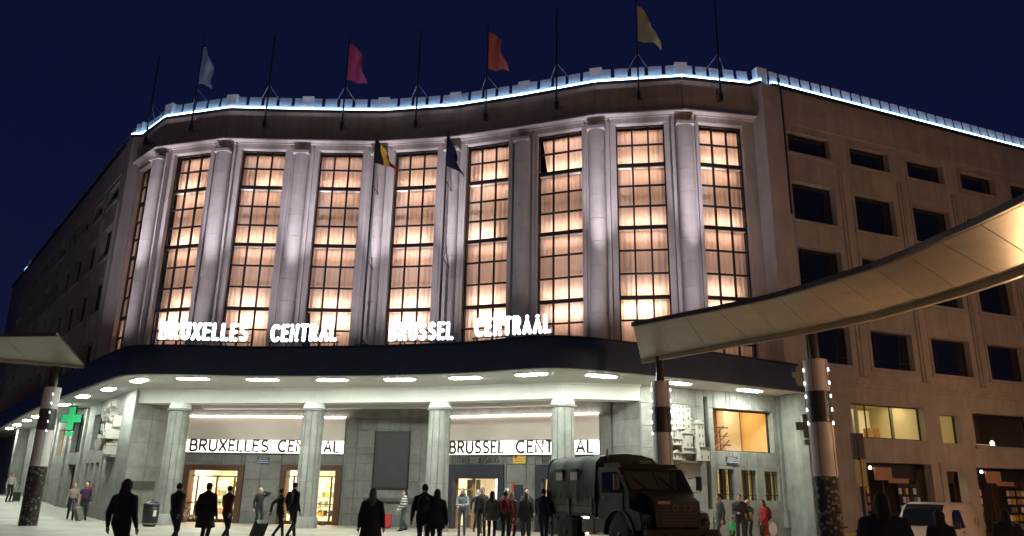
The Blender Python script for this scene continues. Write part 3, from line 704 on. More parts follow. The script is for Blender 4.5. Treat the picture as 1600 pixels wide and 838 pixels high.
for (x, y) in LAMPS:
    p = Vector((x, y)); k = min(range(len(FA)), key=lambda j: (FA[j] - p).length); t = FA[min(k + 1, len(FA) - 1)] - FA[max(k - 1, 0)]
    me = shared('light_rim', lambda: MB().prism(stadium(1.42, .54), 6.045, 6.098), 'plaster')
    o = obj('soffit_light', me, ST, OFF @ T(x, y, 0) @ Matrix.Rotation(math.atan2(t.y, t.x), 4, 'Z'))
    me = shared('light_panel', lambda: MB().prism(stadium(1.32, .44), 6.026, 6.044), 'panel_light'); obj('light_panel', me, o)

# ---------------------------------------------------------------- wall right of the porch
RWF = FR((5.45, 32.35), (12.75, 35.68)); mx = RWF.mx(ST)
BARW = [(3.83, 4.7, 1.5, 2.76), (5.11, 5.95, 1.48, 2.74), (6.36, 7.2, 1.48, 2.72)]
RH = [(3.76, 7.1, 3.52, 5.34)] + BARW
GRO = (3.26, 3.48, 1.1, 5.8)
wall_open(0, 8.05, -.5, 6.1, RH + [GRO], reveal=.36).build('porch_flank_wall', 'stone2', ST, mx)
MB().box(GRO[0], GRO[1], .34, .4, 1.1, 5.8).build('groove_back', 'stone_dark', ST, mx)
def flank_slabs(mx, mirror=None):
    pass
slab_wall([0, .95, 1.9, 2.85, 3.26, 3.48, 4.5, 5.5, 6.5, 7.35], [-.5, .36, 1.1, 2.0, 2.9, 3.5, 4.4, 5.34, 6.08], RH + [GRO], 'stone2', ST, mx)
for (u0, u1, p, z0, z1) in ((7.36, 7.62, .10, 1.1, 5.95), (7.70, 7.9, .16, 1.1, 5.95), (7.3, 8.1, .26, .37, 1.08), (3.5, 8.15, .16, -.5, .36), (0, 3.24, .16, -.5, .36)):
    MB().box(u0, u1, -p, -.03, z0, z1).build('stone_pier', 'stone2', ST, mx)
prism_thing('corner_jamb', [(12.35, 35.5), (12.4, 34.75), (12.62, 34.65), (12.66, 34.05), (12.95, 33.9), (13.0, 33.6), (13.6, 33.85), (13.6, 36.2)], -.6, 6.09, 'stone2')
b = MB(); b.box(3.76, 3.82, .28, .36, 3.52, 5.34); b.box(7.04, 7.1, .28, .36, 3.52, 5.34); b.box(3.82, 7.04, .28, .36, 5.28, 5.34); b.box(3.82, 7.04, .28, .36, 3.52, 3.57)
wf = b.build('show_window', 'steel', ST, mx); pane(wf, 3.82, 7.04, .32, 3.57, 5.28)
rm = room(mx, 3.5, 7.4, .37, 4.6, 3.2, 5.9, 'room_orange', 'stair_hall')
lamp_panel(rm, 4.0, 6.8, 1.2, 2.2, 5.88, emis('stair_hall_light', (1, .78, .42), 9))
MB().box(6.35, 7.3, 2.4, 2.9, 3.2, 5.8).build('pillar', 'room_white', rm)
MB().box(4.15, 4.85, 3.6, 3.7, 4.2, 5.3).build('display_board', 'wood', rm)
rl = MB()
rl.tube([(3.6, 2.2, 4.75), (6.4, 2.2, 4.75)], .035)
for x in (3.9, 4.3, 5.9): rl.tube([(x, 2.2, 3.2), (x, 2.2, 4.75)], .03)
rl.tube([(4.1, 1.2, 3.6), (5.3, 1.2, 4.72)], .035); rl.tube([(4.75, 1.2, 3.75), (5.5, 1.2, 4.42)], .03); rl.tube([(4.8, 1.2, 3.4), (5.6, 1.2, 4.1)], .03)
rl.tube([(4.4, 1.6, 4.1), (5.0, 1.6, 3.4)], .028); rl.tube([(4.9, 2.2, 4.35), (6.4, 2.2, 4.35)], .018); rl.tube([(5.9, 2.2, 3.95), (6.5, 2.2, 3.95)], .035)
rl.build('stair_railing', 'wood', rm)
for (a, c, z0, z1) in BARW:
    g = MB(); n = 7
    for k in range(n): x = a + (c - a) * (k + .5) / n; g.tube([(x, .08, z0), (x, .08, z1)], .013, 5)
    for z in (z0 + .22, z1 - .16): g.tube([(a, .08, z), (c, .08, z)], .016, 5)
    go = g.build('window_grille', 'black', ST, mx)
    q = MB().box(a, a + .04, .26, .33, z0, z1); q.box(c - .04, c, .26, .33, z0, z1); q.box((a + c) / 2 - .02, (a + c) / 2 + .02, .26, .33, z0, z1); qf = q.build('low_window', 'steel', ST, mx)
    pane(qf, a + .04, (a + c) / 2 - .02, .3, z0, z1); pane(qf, (a + c) / 2 + .02, c - .04, .3, z0, z1)
rb = room(mx, 3.6, 7.6, .37, 2.4, 1.2, 3.0, 'room', 'basement_room'); lamp_panel(rb, 4.2, 6.8, 1.0, 1.4, 2.98, 'room_light2')
for x in (3.9, 4.35, 5.6, 6.9): MB().box(x, x + .34, .5, .56, 1.2, 2.95).build('blind', 'shopwall', rb)

# ---------------------------------------------------------------- wall left of the porch
LWF = FR((-37.28, 62.06), (-17.69, 36.78)); mx = LWF.mx(ST); L = LWF.L
LBW = [(22.2, 23.1, 1.5, 2.8), (23.6, 24.5, 1.5, 2.8), (25.0, 25.9, 1.5, 2.8)]
LH = [(22.75, 26.1, 3.5, 5.4), (16.8, 19.3, -.1, 2.8), (16.4, 19.6, 3.5, 5.4), (11.2, 13.6, 3.5, 5.2), (6.5, 9.0, 3.5, 5.2), (6.5, 9, -.1, 2.8)] + LBW
LG = (26.55, 26.78, 1.1, 5.8)
wall_open(-40, L, -.5, 6.1, LH + [LG], reveal=.36).build('porch_flank_wall', 'stone2', ST, mx)
slab_wall([20.4, 21.4, 22.2, 23.2, 24.2, 25.2, 26.1, 26.55, 26.78, 27.8, 28.8, 29.8, 30.8, 32], [-.5, .5, 1.1, 2.0, 2.9, 3.5, 4.4, 5.4, 6.08], LH + [LG], 'stone2', ST, mx)
MB().box(LG[0], LG[1], .34, .4, 1.1, 5.8).build('groove_back', 'stone_dark', ST, mx)
for (u0, u1, p, z0, z1) in ((20.3, 20.6, .12, .2, 6.0), (20.75, 21.0, .18, .2, 6.0), (14.6, 14.9, .12, .2, 6.0), (15.1, 15.5, .18, .2, 6.0), (9.8, 10.2, .15, .2, 6.0), (21.1, 32.1, .12, -.5, .62), (-6.0, -4.6, .8, 0, 6.05), (2.2, 3, .3, 0, 6)):
    MB().box(u0, u1, -p, -.035, z0, z1).build('stone_pier', 'stone2', ST, mx)
for h in LH: 
    w = MB(); a, c, z0, z1 = h; w.box(a, a + .05, .27, .35, z0, z1); w.box(c - .05, c, .27, .35, z0, z1); w.box(a + .05, c - .05, .27, .35, z1 - .05, z1); w.box((a + c) / 2 - .03, (a + c) / 2 + .03, .27, .35, z0, z1 - .05)
    wo = w.build('flank_window', 'steel', ST, mx)
    m_ = 'darkglass'
    if h[:2] == (11.2, 13.6): m_ = emis('lit_poster_window', (1, .72, .3), 1.6)
    k_ = MB().box(0, (c - a) / 2 - .09, -.006, .006, 0, z1 - z0 - .1).mesh('pane', m_)
    for q in range(2): obj('pane', k_, wo, T(a + .06 + q * (c - a) / 2, .31, z0 + .04))
# brass plaque on the porch side wall
MB().box(.25, 1.6, -.08, -.031, 1.5, 1.86).build('bronze_plaque', 'stone_dark', ST, RET[0].mx(ST))

# ================================================================ stroke lettering
def arc(cx_, cy_, rx, ry, a0, a1, n=10): return [(cx_ + rx * math.cos(R(a0 + (a1 - a0) * k / n)), cy_ + ry * math.sin(R(a0 + (a1 - a0) * k / n))) for k in range(n + 1)]
def glyph(ch):
    if ch == 'B': return .56, [[(0, 0), (0, 1)], [(0, 1), (.28, 1)] + arc(.28, .77, .22, .23, 90, -90) + [(0, .54)], [(0, .54), (.30, .54)] + arc(.30, .27, .26, .27, 90, -90) + [(0, 0)]]
    if ch == 'R': return .58, [[(0, 0), (0, 1)], [(0, 1), (.28, 1)] + arc(.28, .75, .25, .25, 90, -90) + [(0, .5)], [(.24, .5), (.56, 0)]]
    if ch == 'U': return .60, [[(0, 1), (0, .3)] + arc(.3, .3, .3, .3, 180, 360) + [(.6, .3), (.6, 1)]]
    if ch == 'X': return .60, [[(0, 0), (.6, 1)], [(0, 1), (.6, 0)]]
    if ch == 'E': return .46, [[(.46, 1), (0, 1), (0, 0), (.46, 0)], [(0, .53), (.4, .53)]]
    if ch == 'L': return .42, [[(0, 1), (0, 0), (.42, 0)]]
    if ch == 'S': return .52, [arc(.27, .75, .23, .25, 35, 270) + arc(.26, .25, .26, .25, 90, -145)]
    if ch == 'C': return .70, [arc(.40, .5, .40, .5, 48, 312, 16)]
    if ch == 'N': return .60, [[(0, 0), (0, 1), (.6, 0), (.6, 1)]]
    if ch == 'T': return .56, [[(0, 1), (.56, 1)], [(.28, 1), (.28, 0)]]
    if ch == 'A': return .64, [[(0, 0), (.32, 1), (.64, 0)], [(.12, .34), (.52, .34)]]
    if ch == 'I': return .04, [[(0, 0), (0, 1)]]
    if ch == 'G': return .70, [arc(.40, .5, .40, .5, 48, 340, 16) + [(.76, .45), (.45, .45)]]
    if ch == '-': return .30, [[(0, .45), (.3, .45)]]
    return .3, []
_lc = {}
def letter_mesh(ch, h, r, m, n, flatness, kx=1.0):
    k = (ch, round(h, 3), r, m, round(kx, 2))
    if k not in _lc:
        b = MB()
        for pl in glyph(ch)[1]:
            b.tube([(x * h * kx, 0, z * h) for x, z in pl], r, n)
            if n > 6:
                for x, z in (pl[0], pl[-1]): b.ball((x * h * kx, 0, z * h), r, 8, 5)
                for (x0, z0), (x, z), (x1, z1) in zip(pl, pl[1:], pl[2:]):
                    v0 = Vector((x - x0, z - z0)); v1 = Vector((x1 - x, z1 - z))
                    if v0.length > 1e-6 and v1.length > 1e-6 and v0.angle(v1) > .6: b.ball((x * h * kx, 0, z * h), r, 8, 5)
        b.v = [(x, y * flatness, z) for x, y, z in b.v]
        _lc[k] = b.mesh('letter', m)
    return _lc[k]
def word(txt, parent, mx, x0, x1, z, h, r, m, n=4, flatness=1.0, y=0):
    ws = [glyph(c)[0] * h if c != ' ' else .35 * h for c in txt]; n_ = max(1, len(txt) - 1); x0 += r; x1 -= r
    kx = min(1.25, ((x1 - x0) - n_ * (2 * r + max(.06 * h, r * .5))) / sum(ws)); gap = ((x1 - x0) - kx * sum(ws)) / n_; x = x0
    for c, w_ in zip(txt, ws):
        if c != ' ': obj('letter', letter_mesh(c, h, r, m, n, flatness, kx), parent, mx @ T(x, y, z))
        x += w_ * kx + gap
def roof_word(txt, A, B, label):
    fr = FR(A, B); t = thing('illuminated_sign', label, 'sign', (A[0], A[1], 7.2), fr.ang, 'glowing roof letters above the canopy')
    word(txt, t, Matrix(), .1, fr.L - .1, .42, .62, .078, 'sign_white', 8, .7)
    b = MB(); b.box(0, fr.L, .04, .08, .30, .34); b.box(0, fr.L, .04, .08, .6, .63)
    for k in range(5): x = .08 + (fr.L - .16) * k / 4; b.box(x - .02, x + .02, .04, .08, 0, .30); b.box(x - .02, x + .02, .08, .4, 0, .03)
    b.build('support_frame', 'black', t)
roof_word('BRUXELLES', (-14.85, 31.75), (-10.98, 31.95), 'glowing white letters spelling BRUXELLES on the canopy roof')
roof_word('CENTRAL', (-10.25, 31.98), (-7.14, 31.48), 'glowing white letters spelling CENTRAL on the canopy roof')
roof_word('BRUSSEL', (-5.14, 31.27), (-2.23, 30.72), 'glowing white letters spelling BRUSSEL on the canopy roof')
roof_word('CENTRAAL', (-1.56, 30.15), (1.63, 28.95), 'glowing white letters spelling CENTRAAL on the canopy roof')
def wall_sign(fr, u0, u1, label, w1, w2, split):
    p = fr.pt(u0, -.26, 3.33); t = thing('entrance_sign', label, 'sign', p, fr.ang, 'dark letter signs over the doors')
    Lw = u1 - u0
    word(w1, t, Matrix(), .05, Lw * split[0], .04, .52, .058, 'letter', 4, 1.0); word(w2, t, Matrix(), Lw * split[1], Lw - .08, .04, .52, .058, 'letter', 4, 1.0)
    b = MB(); b.tube([(.05, 0, .60), (Lw * split[0], 0, .60)], .012, 4); b.tube([(Lw * split[1] + .3, 0, .60), (Lw - .4, 0, .60)], .012, 4)
    b.build('hanging_rail', 'letter', t)
wall_sign(BW[0], .38, 8.15, 'dark letters spelling BRUXELLES CENTRAL over the two brown doors', 'BRUXELLES', 'CENTRAL', (.53, .585))
wall_sign(BW[2], .05, 7.3, 'dark letters spelling BRUSSEL CENTRAAL over the two station entrances', 'BRUSSEL', 'CENTRAAL', (.40, .475))
for u0, lab in ((.17, 'small dark letters reading ENTREE - INGANG beside the yellow notice'), (4.72, 'small dark letters reading ENTREE - INGANG partly behind the column')):
    p = BW[2].pt(u0, -.06, 2.93); t = thing('entrance_lettering', lab, 'sign', p, BW[2].ang)
    word('ENTREE - INGANG', t, Matrix(), 0, 2.42, 0, .24, .019, 'letter_grey', 4)

def text_mesh(body, size, m, name='lettering'):
    c = bpy.data.curves.new('txt', 'FONT'); c.body = body; c.size = size; c.align_x = 'CENTER'; c.align_y = 'CENTER'; c.extrude = .002; c.resolution_u = 2
    o = bpy.data.objects.new('txt', c); COL.objects.link(o); bpy.context.view_layer.update()
    me = bpy.data.meshes.new_from_object(o.evaluated_get(bpy.context.evaluated_depsgraph_get())); bpy.data.objects.remove(o)
    me.materials.clear(); me.materials.append(M[m]); me.name = name; return me
UPR = Matrix.Rotation(R(90), 4, 'X')
def name_plate(fr, u, y, z, lab):
    t = thing('street_name_plate', lab, 'sign', fr.pt(u, y, z), fr.ang)
    MB().box(-.3, .3, -.015, .015, -.15, .15).build('plate', 'blue_plate', t)
    for k, (s, sz) in enumerate((('BOULEVARD DE', .062), ("L'IMPERATRICE", .085), ('KEIZERINLAAN', .085))):
        obj('lettering', text_mesh(s, sz, 'white_print'), t, T(0, -.02, .09 - .088 * k) @ UPR)
name_plate(BW[0], 4.2, -.07, 2.93, 'blue enamel street name plate between the two brown doors')
name_plate(RWF, 4.6, -.06, 3.14, 'blue enamel street name plate above the barred windows')
t = thing('yellow_notice', 'yellow notice board on the wall between the entrance lettering', 'sign', BW[2].pt(3.62, -.07, 3.11), BW[2].ang)
MB().box(-.30, .30, -.015, .015, -.2, .2).build('board', 'yellow', t)
b = MB(); b.lathe([(.001, 0), (.07, 0), (.07, .006), (.001, .006)], 14); b.v = [(x - .17, -.016 - z, y + .09) for x, y, z in b.v]; b.build('red_symbol', mat('notice_red', (.6, .05, .04), .5), t)
b = MB()
for k, wd in enumerate((.2, .5, .46)): b.box(.02 if k == 0 else -.25, .02 + wd if k == 0 else -.25 + wd, -.02, -.0155, .08 - .1 * k, .10 - .1 * k)
b.build('print_lines', 'letter_grey', t)
t = thing('info_pillar', 'dark information board with a red edge between the entrances', 'board', BW[2].pt(3.6, -.3, 0), BW[2].ang)
MB().box(-.1, .28, -.04, .04, .1, 1.98).build('board', 'navy', t); MB().box(-.2, -.11, -.05, .05, 0, 2.1).build('red_edge', mat('red_paint', (.45, .05, .04), .5), t)

# ================================================================ relief sculptures of piled houses
def house(b, x, y, z, w, h, roof, d):
    b.box(x, x + w, y - d, y, z, z + h)
    if roof: b.prism_y([(x - .03, z + h), (x + w + .03, z + h), (x + w / 2, z + h + roof)], y - d, y - .002)
def relief(fr, u0, z0, lab, extra=0):
    t = thing('relief_sculpture', lab, 'sculpture', fr.pt(u0, 0, z0), fr.ang)
    rnd = random.Random(3)
    spec = [(.0, 1.30, .95, 1.05, 0, .34), (.78, 1.25, .25, 1.0, 0, .42), (.55, .50, .55, .62, .22, .42), (.02, .82, .28, .40, .22, .30), (.28, .86, .24, .42, .18, .36), (.05, .62, .45, .26, 0, .26),
            (1.0, 1.02, .36, .30, .14, .3), (1.28, .55, .34, 1.0, .18, .4), (1.24, .02, .50, .56, 0, .46), (.56, .30, .62, .22, 0, .3), (.05, .02, .40, .28, .12, .3), (.42, .02, .30, .2, 0, .24), (1.05, 1.30, .2, .4, .1, .26), (-.25, .4, .25, 1.1, 0, .2)]
    if extra: spec = [(rnd.uniform(-.1, 1.5), rnd.uniform(0, 2.0), rnd.uniform(.16, .45), rnd.uniform(.2, .6), rnd.choice((0, 0, .12, .2)), rnd.uniform(.12, .5)) for _ in range(30)]
    for (x, z, w, h, rf, d) in spec:
        b = MB(); d *= rnd.uniform(.7, 1.25); house(b, x, 0, z, w, h, rf, d)
        for q in range(extra):
            bw, bh = w * rnd.uniform(.15, .35), h * rnd.uniform(.15, .5); bx_, bz_ = x + rnd.uniform(0, w - bw), z + rnd.uniform(0, h - bh); b.box(bx_, bx_ + bw, -d - rnd.uniform(.03, .09), -d + .01, bz_, bz_ + bh)
        o = b.build('house', 'relief', t)
        wn = MB(); nx = max(1, int(w / .16)); nz = max(1, int(h / .26))
        for i in range(nx):
            for j in range(nz):
                if rnd.random() < .85:
                    cx0 = x + w * (i + .5) / nx; cz0 = z + h * (j + .5) / nz; wn.box(cx0 - .028, cx0 + .028, -d - .004, -d + .01, cz0 - .055, cz0 + .055)
        wn.box(x - .005, x + w + .005, -d - .03, -d - .002, z + h - .035, z + h - .005)
        tag(wn.build('window_recesses', 'stone_dark', o), kind='stuff') if nx * nz else None
    MB().box(-.1, 1.75, -.24, -.03, -.06, .0).build('base_slab', 'stone2', t)
    return t
relief(RWF, 1.3, 3.03, 'pale concrete relief of stacked houses on the wall by the barred windows')
rl2 = relief(LWF, 27.6, 3.05, 'pale concrete relief of stacked houses on the wall near the green cross', 4)
for ch in rl2.children:
    ch.scale = (1.15, 1.25, 1.0)

# ================================================================ pharmacy crosses
def cross(loc, ang, s, m, rim, lab):
    t = thing('pharmacy_cross', lab, 'sign', loc, ang); b = MB(); a = s / 3
    poly = [(-a / 2, -s / 2), (a / 2, -s / 2), (a / 2, -a / 2), (s / 2, -a / 2), (s / 2, a / 2), (a / 2, a / 2), (a / 2, s / 2), (-a / 2, s / 2), (-a / 2, a / 2), (-s / 2, a / 2), (-s / 2, -a / 2), (-a / 2, -a / 2)]
    MB().prism_y(poly, -.06, .06).build('cross_body', m, t)
    k = 1.08; MB().prism_y([(x * k, z * k) for x, z in poly], -.045, .045).build('cross_rim', rim, t)
    MB().prism_y([(-a / 2, -s / 2 - .3), (a / 2, -s / 2 - .3), (a / 2, -s / 2 - .09), (-a / 2, -s / 2 - .09)], -.06, .06).build('lower_panel', m, t)
    MB().tube([(a / 2, 0, s / 2 - .1), (s / 2 + .35, 0, s / 2 - .1)], .03).build('bracket', 'black', t)
    return t
cross((-23.9, 42.7, 5.12), R(-12), 1.25, 'green_led', 'black', 'glowing green pharmacy cross on the wall beside the relief')
cross((12.62, 33.15, 4.55), R(10), .95, 'stone_dark', 'green_dim', 'unlit pharmacy cross with pale green rim at the canopy end')

# ================================================================ flag poles and flags
def flag_cloth(w, h, sag, ph, nx=14, nz=12):
    vs = []
    for j in range(nz + 1):
        for i in range(nx + 1):
            s = i / nx; t_ = j / nz
            x = w * s * (.55 + .45 * t_) + .08 * math.sin(t_ * 7 + ph) * s; z = -h * t_ - sag * s * s * (1 - .5 * t_) + .06 * math.sin(s * 6 + ph)
            y = .16 * s * math.sin(s * 7 + t_ * 4 + ph)
            vs.append((x, y, z))
    n = nx + 1
    return MB().add(vs, [(j * n + i, j * n + i + 1, (j + 1) * n + i + 1, (j + 1) * n + i) for j in range(nz) for i in range(nx)], True)
FLAGM = {'blue': cloth_trans('blue_flag_cloth', (.42, .62, .78)), 'pink': cloth_trans('pink_flag_cloth', (.72, .12, .30)), 'red': cloth_trans('red_flag_cloth', (.70, .17, .11)), 'yellow': cloth_trans('straw_flag_cloth', (.62, .52, .28))}
FLAGS = {1: ('blue', 1.05, 2.3, .9, 0), 3: ('pink', 1.05, 2.2, .5, 1), 5: ('red', 1.1, 2.2, .6, 2), 7: ('yellow', 1.15, 2.0, 1.1, 3)}
ORD = ['beside the left wing', 'carrying the pale blue flag', 'bare, between the blue and pink flags', 'carrying the pink flag', 'bare, between the pink and red flags', 'carrying the red flag', 'bare, between the red and straw flags', 'carrying the straw flag', 'bare, above the window by the right wing']
for i, fr in enumerate(BAYS):
    u = fr.L / 2; p = fr.pt(u, -.42, 19.75); t = thing('roof_flagpole', 'slim dark roof flagpole ' + ORD[i], 'flagpole', p, fr.ang, 'flagpoles along the parapet')
    MB().tube([(0, 0, 0), (0, 0, 2.6), (0, 0, 5.6)], [.05, .045, .028], 8).build('mast', 'black', t)
    MB().box(-.08, .08, -.08, .08, -.05, .35).build('foot_clamp', 'black', t)
    b = MB(); b.tube([(0, 0, .1), (0, .4, .1)], .035); b.tube([(0, 0, .25), (.22, .4, .1)], .02); b.build('wall_bracket', 'black', t)
    for s in (-1, 1): MB().tube([(0, 0, 2.5), (s * .75, .7, 1.5)], .014, 5).build('brace', 'grey_metal', t)
    MB().ball((0, 0, 5.64), .06).build('finial', 'black', t)
    if i in FLAGS:
        c, w_, h_, sg, ph = FLAGS[i]; q = fr.pt(u + .05, -.42, 24.75 if i != 7 else 24.9)
        o = flag_cloth(w_, h_, sg, ph).build('flag', FLAGM[c], None, T(*q) @ Matrix.Rotation(fr.ang, 4, 'Z'))
        tag(o, {'blue': 'pale blue flag drooping from a roof flagpole', 'pink': 'pink flag drooping from a roof flagpole', 'red': 'red flag drooping from a roof flagpole', 'yellow': 'straw yellow flag blowing from a roof flagpole'}[c], 'flag')
def stripe_flag(name, cols, w, h):
    me = flag_cloth(w, h, 1.5, 2.2, 18, 10); m = me.mesh(name, None)
    for k, c in enumerate(cols): m.materials.append(cloth_trans('%s_band_%d' % (name, k), c))
    for j, p in enumerate(m.polygons): p.material_index = min(len(cols) - 1, (j % 18) * len(cols) // 18)
    return m
for i, (lab, kind) in {4: ('tall dark facade mast flying the black yellow red flag', 'be'), 5: ('tall dark facade mast flying the dark blue flag', 'eu')}.items():
    d = (BAYS[i - 1].d + BAYS[i].d).normalized(); ang = math.atan2(d.y, d.x); nrm = Vector((-d.y, d.x)); x, y = Vector(W[i]) - nrm * .95
    t = thing('facade_flagpole', lab, 'flagpole', (x, y, 7.9), ang)
    MB().tube([(0, 0, 0), (0, 0, 6), (0, 0, 11.1)], [.06, .05, .035], 8).build('mast', 'black', t)
    for z in (.4, 4.3, 8.3): MB().tube([(0, 0, z + .25), (.12, .6, z - .1)], .028, 6).build('bracket', 'black', t)
    MB().ball((0, 0, 11.15), .08).build('finial', 'black', t)
    MB().tube([(-.3, 0, .35), (.35, 0, .35)], .03).build('cleat', 'black', t)
    if kind == 'be': me = stripe_flag('flag', [(.012, .012, .012), (.75, .52, .06), (.62, .03, .04)], 1.5, 1.3)
    else: me = stripe_flag('flag', [(.007, .011, .05)], 1.0, 1.7)
    o = obj('flag', me, None, T(x, y, 18.85) @ Matrix.Rotation(ang - .2, 4, 'Z'))
    tag(o, 'black yellow and red flag hanging in front of the tall windows' if kind == 'be' else 'dark blue flag hanging in front of the tall windows', 'flag')

# ================================================================ forecourt canopies and their pylons
NEAR = [(3.54, 21.8), (4.1, 21.15), (4.75, 20.4), (5.41, 19.6), (6.0, 18.85), (6.5, 18.1), (6.9, 17.3), (7.27, 16.4), (7.65, 15.5), (7.9, 14.6), (8.05, 13.7), (8.22, 12.7), (8.35, 11.5), (8.4, 10.2), (8.3, 8.8), (8.05, 7.4)]
FAR = [(4.67, 27.3), (5.5, 26.1), (6.4, 24.75), (7.34, 23.3), (7.95, 22.4), (8.56, 21.5), (9.14, 20.35), (9.65, 19.35), (10, 18.17), (10.32, 17.07), (10.54, 15.9), (10.66, 14.8), (10.72, 13.5), (10.7, 12.1), (10.5, 10.6), (10.15, 9.1)]
def forecourt_canopy(near, far, z, lab, loc):
    t = thing('forecourt_canopy', lab, 'canopy', (*loc, 0)); o = T(-loc[0], -loc[1], 0); n = len(near)
    g = .03
    for i in range(n - 1):
        A, B, C, D = (Vector(q) for q in (near[i], near[i + 1], far[i + 1], far[i])); c = (A + B + C + D) / 4
        P = [q + (c - q).normalized() * g for q in (A, B, C, D)]
        MB().prism([(q.x, q.y) for q in P], z, z + .04).build('soffit_panel', 'soffit', t, o)
    MB().prism([*near, *far[::-1]], z + .045, z + .12).build('roof_deck', 'canopy_edge', t, o)
    def edge(P, z0, z1, w, name, m):
        b = MB(); Q = offs([Vector(p) for p in P], w); k = len(P)
        vs = [(p[0], p[1], z0) for p in P] + [(p[0], p[1], z1) for p in P] + [(p.x, p.y, z0) for p in Q] + [(p.x, p.y, z1) for p in Q]; fs = []
        for i in range(k - 1): fs += [(i, i + 1, k + i + 1, k + i), (2 * k + i, 3 * k + i, 3 * k + i + 1, 2 * k + i + 1), (k + i, k + i + 1, 3 * k + i + 1, 3 * k + i), (i, 2 * k + i, 2 * k + i + 1, i + 1)]
        fs += [(0, k, 3 * k, 2 * k), (k - 1, 3 * k - 1, 4 * k - 1, 2 * k - 1)]
        b.add(vs, fs).build(name, m, t, o)
    edge(near, z + .0, z + .13, -.09, 'front_gutter', 'canopy_edge'); edge(far, z - .14, z + .2, .12, 'rear_beam', 'soffit')
    return t
forecourt_canopy(NEAR, FAR, 6.3, 'curved pale panelled canopy sweeping past the right wing', (8, 18))
LN = [(-15.9, 26.6), (-18.0, 26.9), (-20.0, 26.5), (-22.0, 25.7), (-24, 24.6), (-26, 23.2)]; LF = [(-18.4, 33.1), (-20.2, 32.2), (-22.2, 31.2), (-24.2, 30.0), (-26.3, 28.6), (-28.4, 27.0)]
forecourt_canopy(LF[::-1] and [tuple(q) for q in LN[::-1]], [tuple(q) for q in LF[::-1]], 6.62, 'pale panelled canopy end jutting in beside the left wing', (-20, 29))
def pylon(x, y, h, top, lab, px, py, angs=(-1.15, 1.25, 3.3)):
    t = thing('light_pylon', lab, 'pylon', (x, y, gz(x, y) - .02), 0, 'banded pylons carrying the canopies'); r = .33
    f = h / 5.5
    for z0, z1, m, nm in ((0, 2.3 * f, 'stickers', 'poster_skin'), (2.3 * f, 3.75 * f, 'pylon_white', 'pale_band'), (3.75 * f, 4.6 * f, 'black', 'dark_band'), (4.6 * f, h, 'pylon_white', 'pale_band')):
        rr = r + (.015 if m == 'stickers' else 0)
        MB().lathe([(rr, z0 + .006), (rr, z1 - .006)], 28).build(nm, m, t)
    MB().lathe([(r - .04, 0), (r - .04, h - .02)], 16).build('core', 'black', t)
    for a in (-2.25, -.95): 
        MB().box(-.008, .008, -.006, .006, 2.32 * f, h - .01).build('seam', 'black', t, Matrix.Rotation(a, 4, 'Z') @ T(r, 0, 0))
    va = math.atan2(-y, -x)
    for a in [va + q for q in angs]:
        for k in range(5):
            b = MB(); b.prism_y([(-.025, 0), (.03, .01), (-.02, .10)], -.02, .012)
            b.build('marker_light', 'marker', t, Matrix.Rotation(a, 4, 'Z') @ T(r + .02, 0, h - .35 - k * .37 * f) @ Matrix.Rotation(R(90), 4, 'Z'))
    MB().tube([(0, 0, h - .1), (px - x, py - y, top)], .14, 12).build('mast', 'black', t)
    return t
pylon(5.22, 26.7, 5.45, 6.5, 'banded black and pale pylon behind the army truck', 5.22, 26.7)
pylon(8.75, 21.9, 5.55, 6.6, 'banded black and pale pylon beside the unlit pharmacy cross', 8.75, 21.9)
def pylon_flat(x, y, h):      # the left one is seen narrow: a rounded blade
    pass
pylon(-19.45, 32.9, 5.6, 6.7, 'banded black and pale pylon near the green pharmacy cross', -19.45, 32.9, (.15, 2.2))

# ================================================================ street lamps of the square (behind and beside the camera)
def lantern(x, y, power, lab, col=(1, .55, .25)):
    t = thing('street_lamp', lab, 'street lamp', (x, y, gz(x, y)), 0, 'old lantern lamps around the square')
    MB().lathe([(.16, 0), (.16, .5), (.09, .7), (.06, 1.2), (.05, 4.2), (.09, 4.3)], 12).build('post', 'black', t)
    MB().lathe([(.10, 4.3), (.19, 4.85)], 6, smooth=False).build('lantern_glass', 'sodium', t)
    MB().lathe([(.24, 4.85), (.13, 5.08), (.04, 5.2)], 6, smooth=False).build('lantern_cap', 'black', t)
    l = point_light('lantern_light', (0, 0, 4.55), power, col, t, .16)
lantern(13.75, 18.9, 8000, 'lit lantern on a black post across the road from the right wing')
lantern(27.5, 25.5, 11000, 'lit lantern on a black post farther along the right wing')
lantern(17.0, -2.0, 7500, 'lit lantern on a black post at the near right of the square', (1, .62, .36))
lantern(-34.0, 22.0, 1500, 'lit lantern on a black post on the left of the square')
lantern(-9.0, -12.0, 7500, 'unseen lantern added for ambient light far back in the square', (1, .70, .50))  # added out of view to give the facade ambient light
lantern(-30.0, -4.0, 6500, 'unseen lantern added for ambient light far back on the left', (1, .70, .50))  # also added behind the camera, as ambient light on the facade

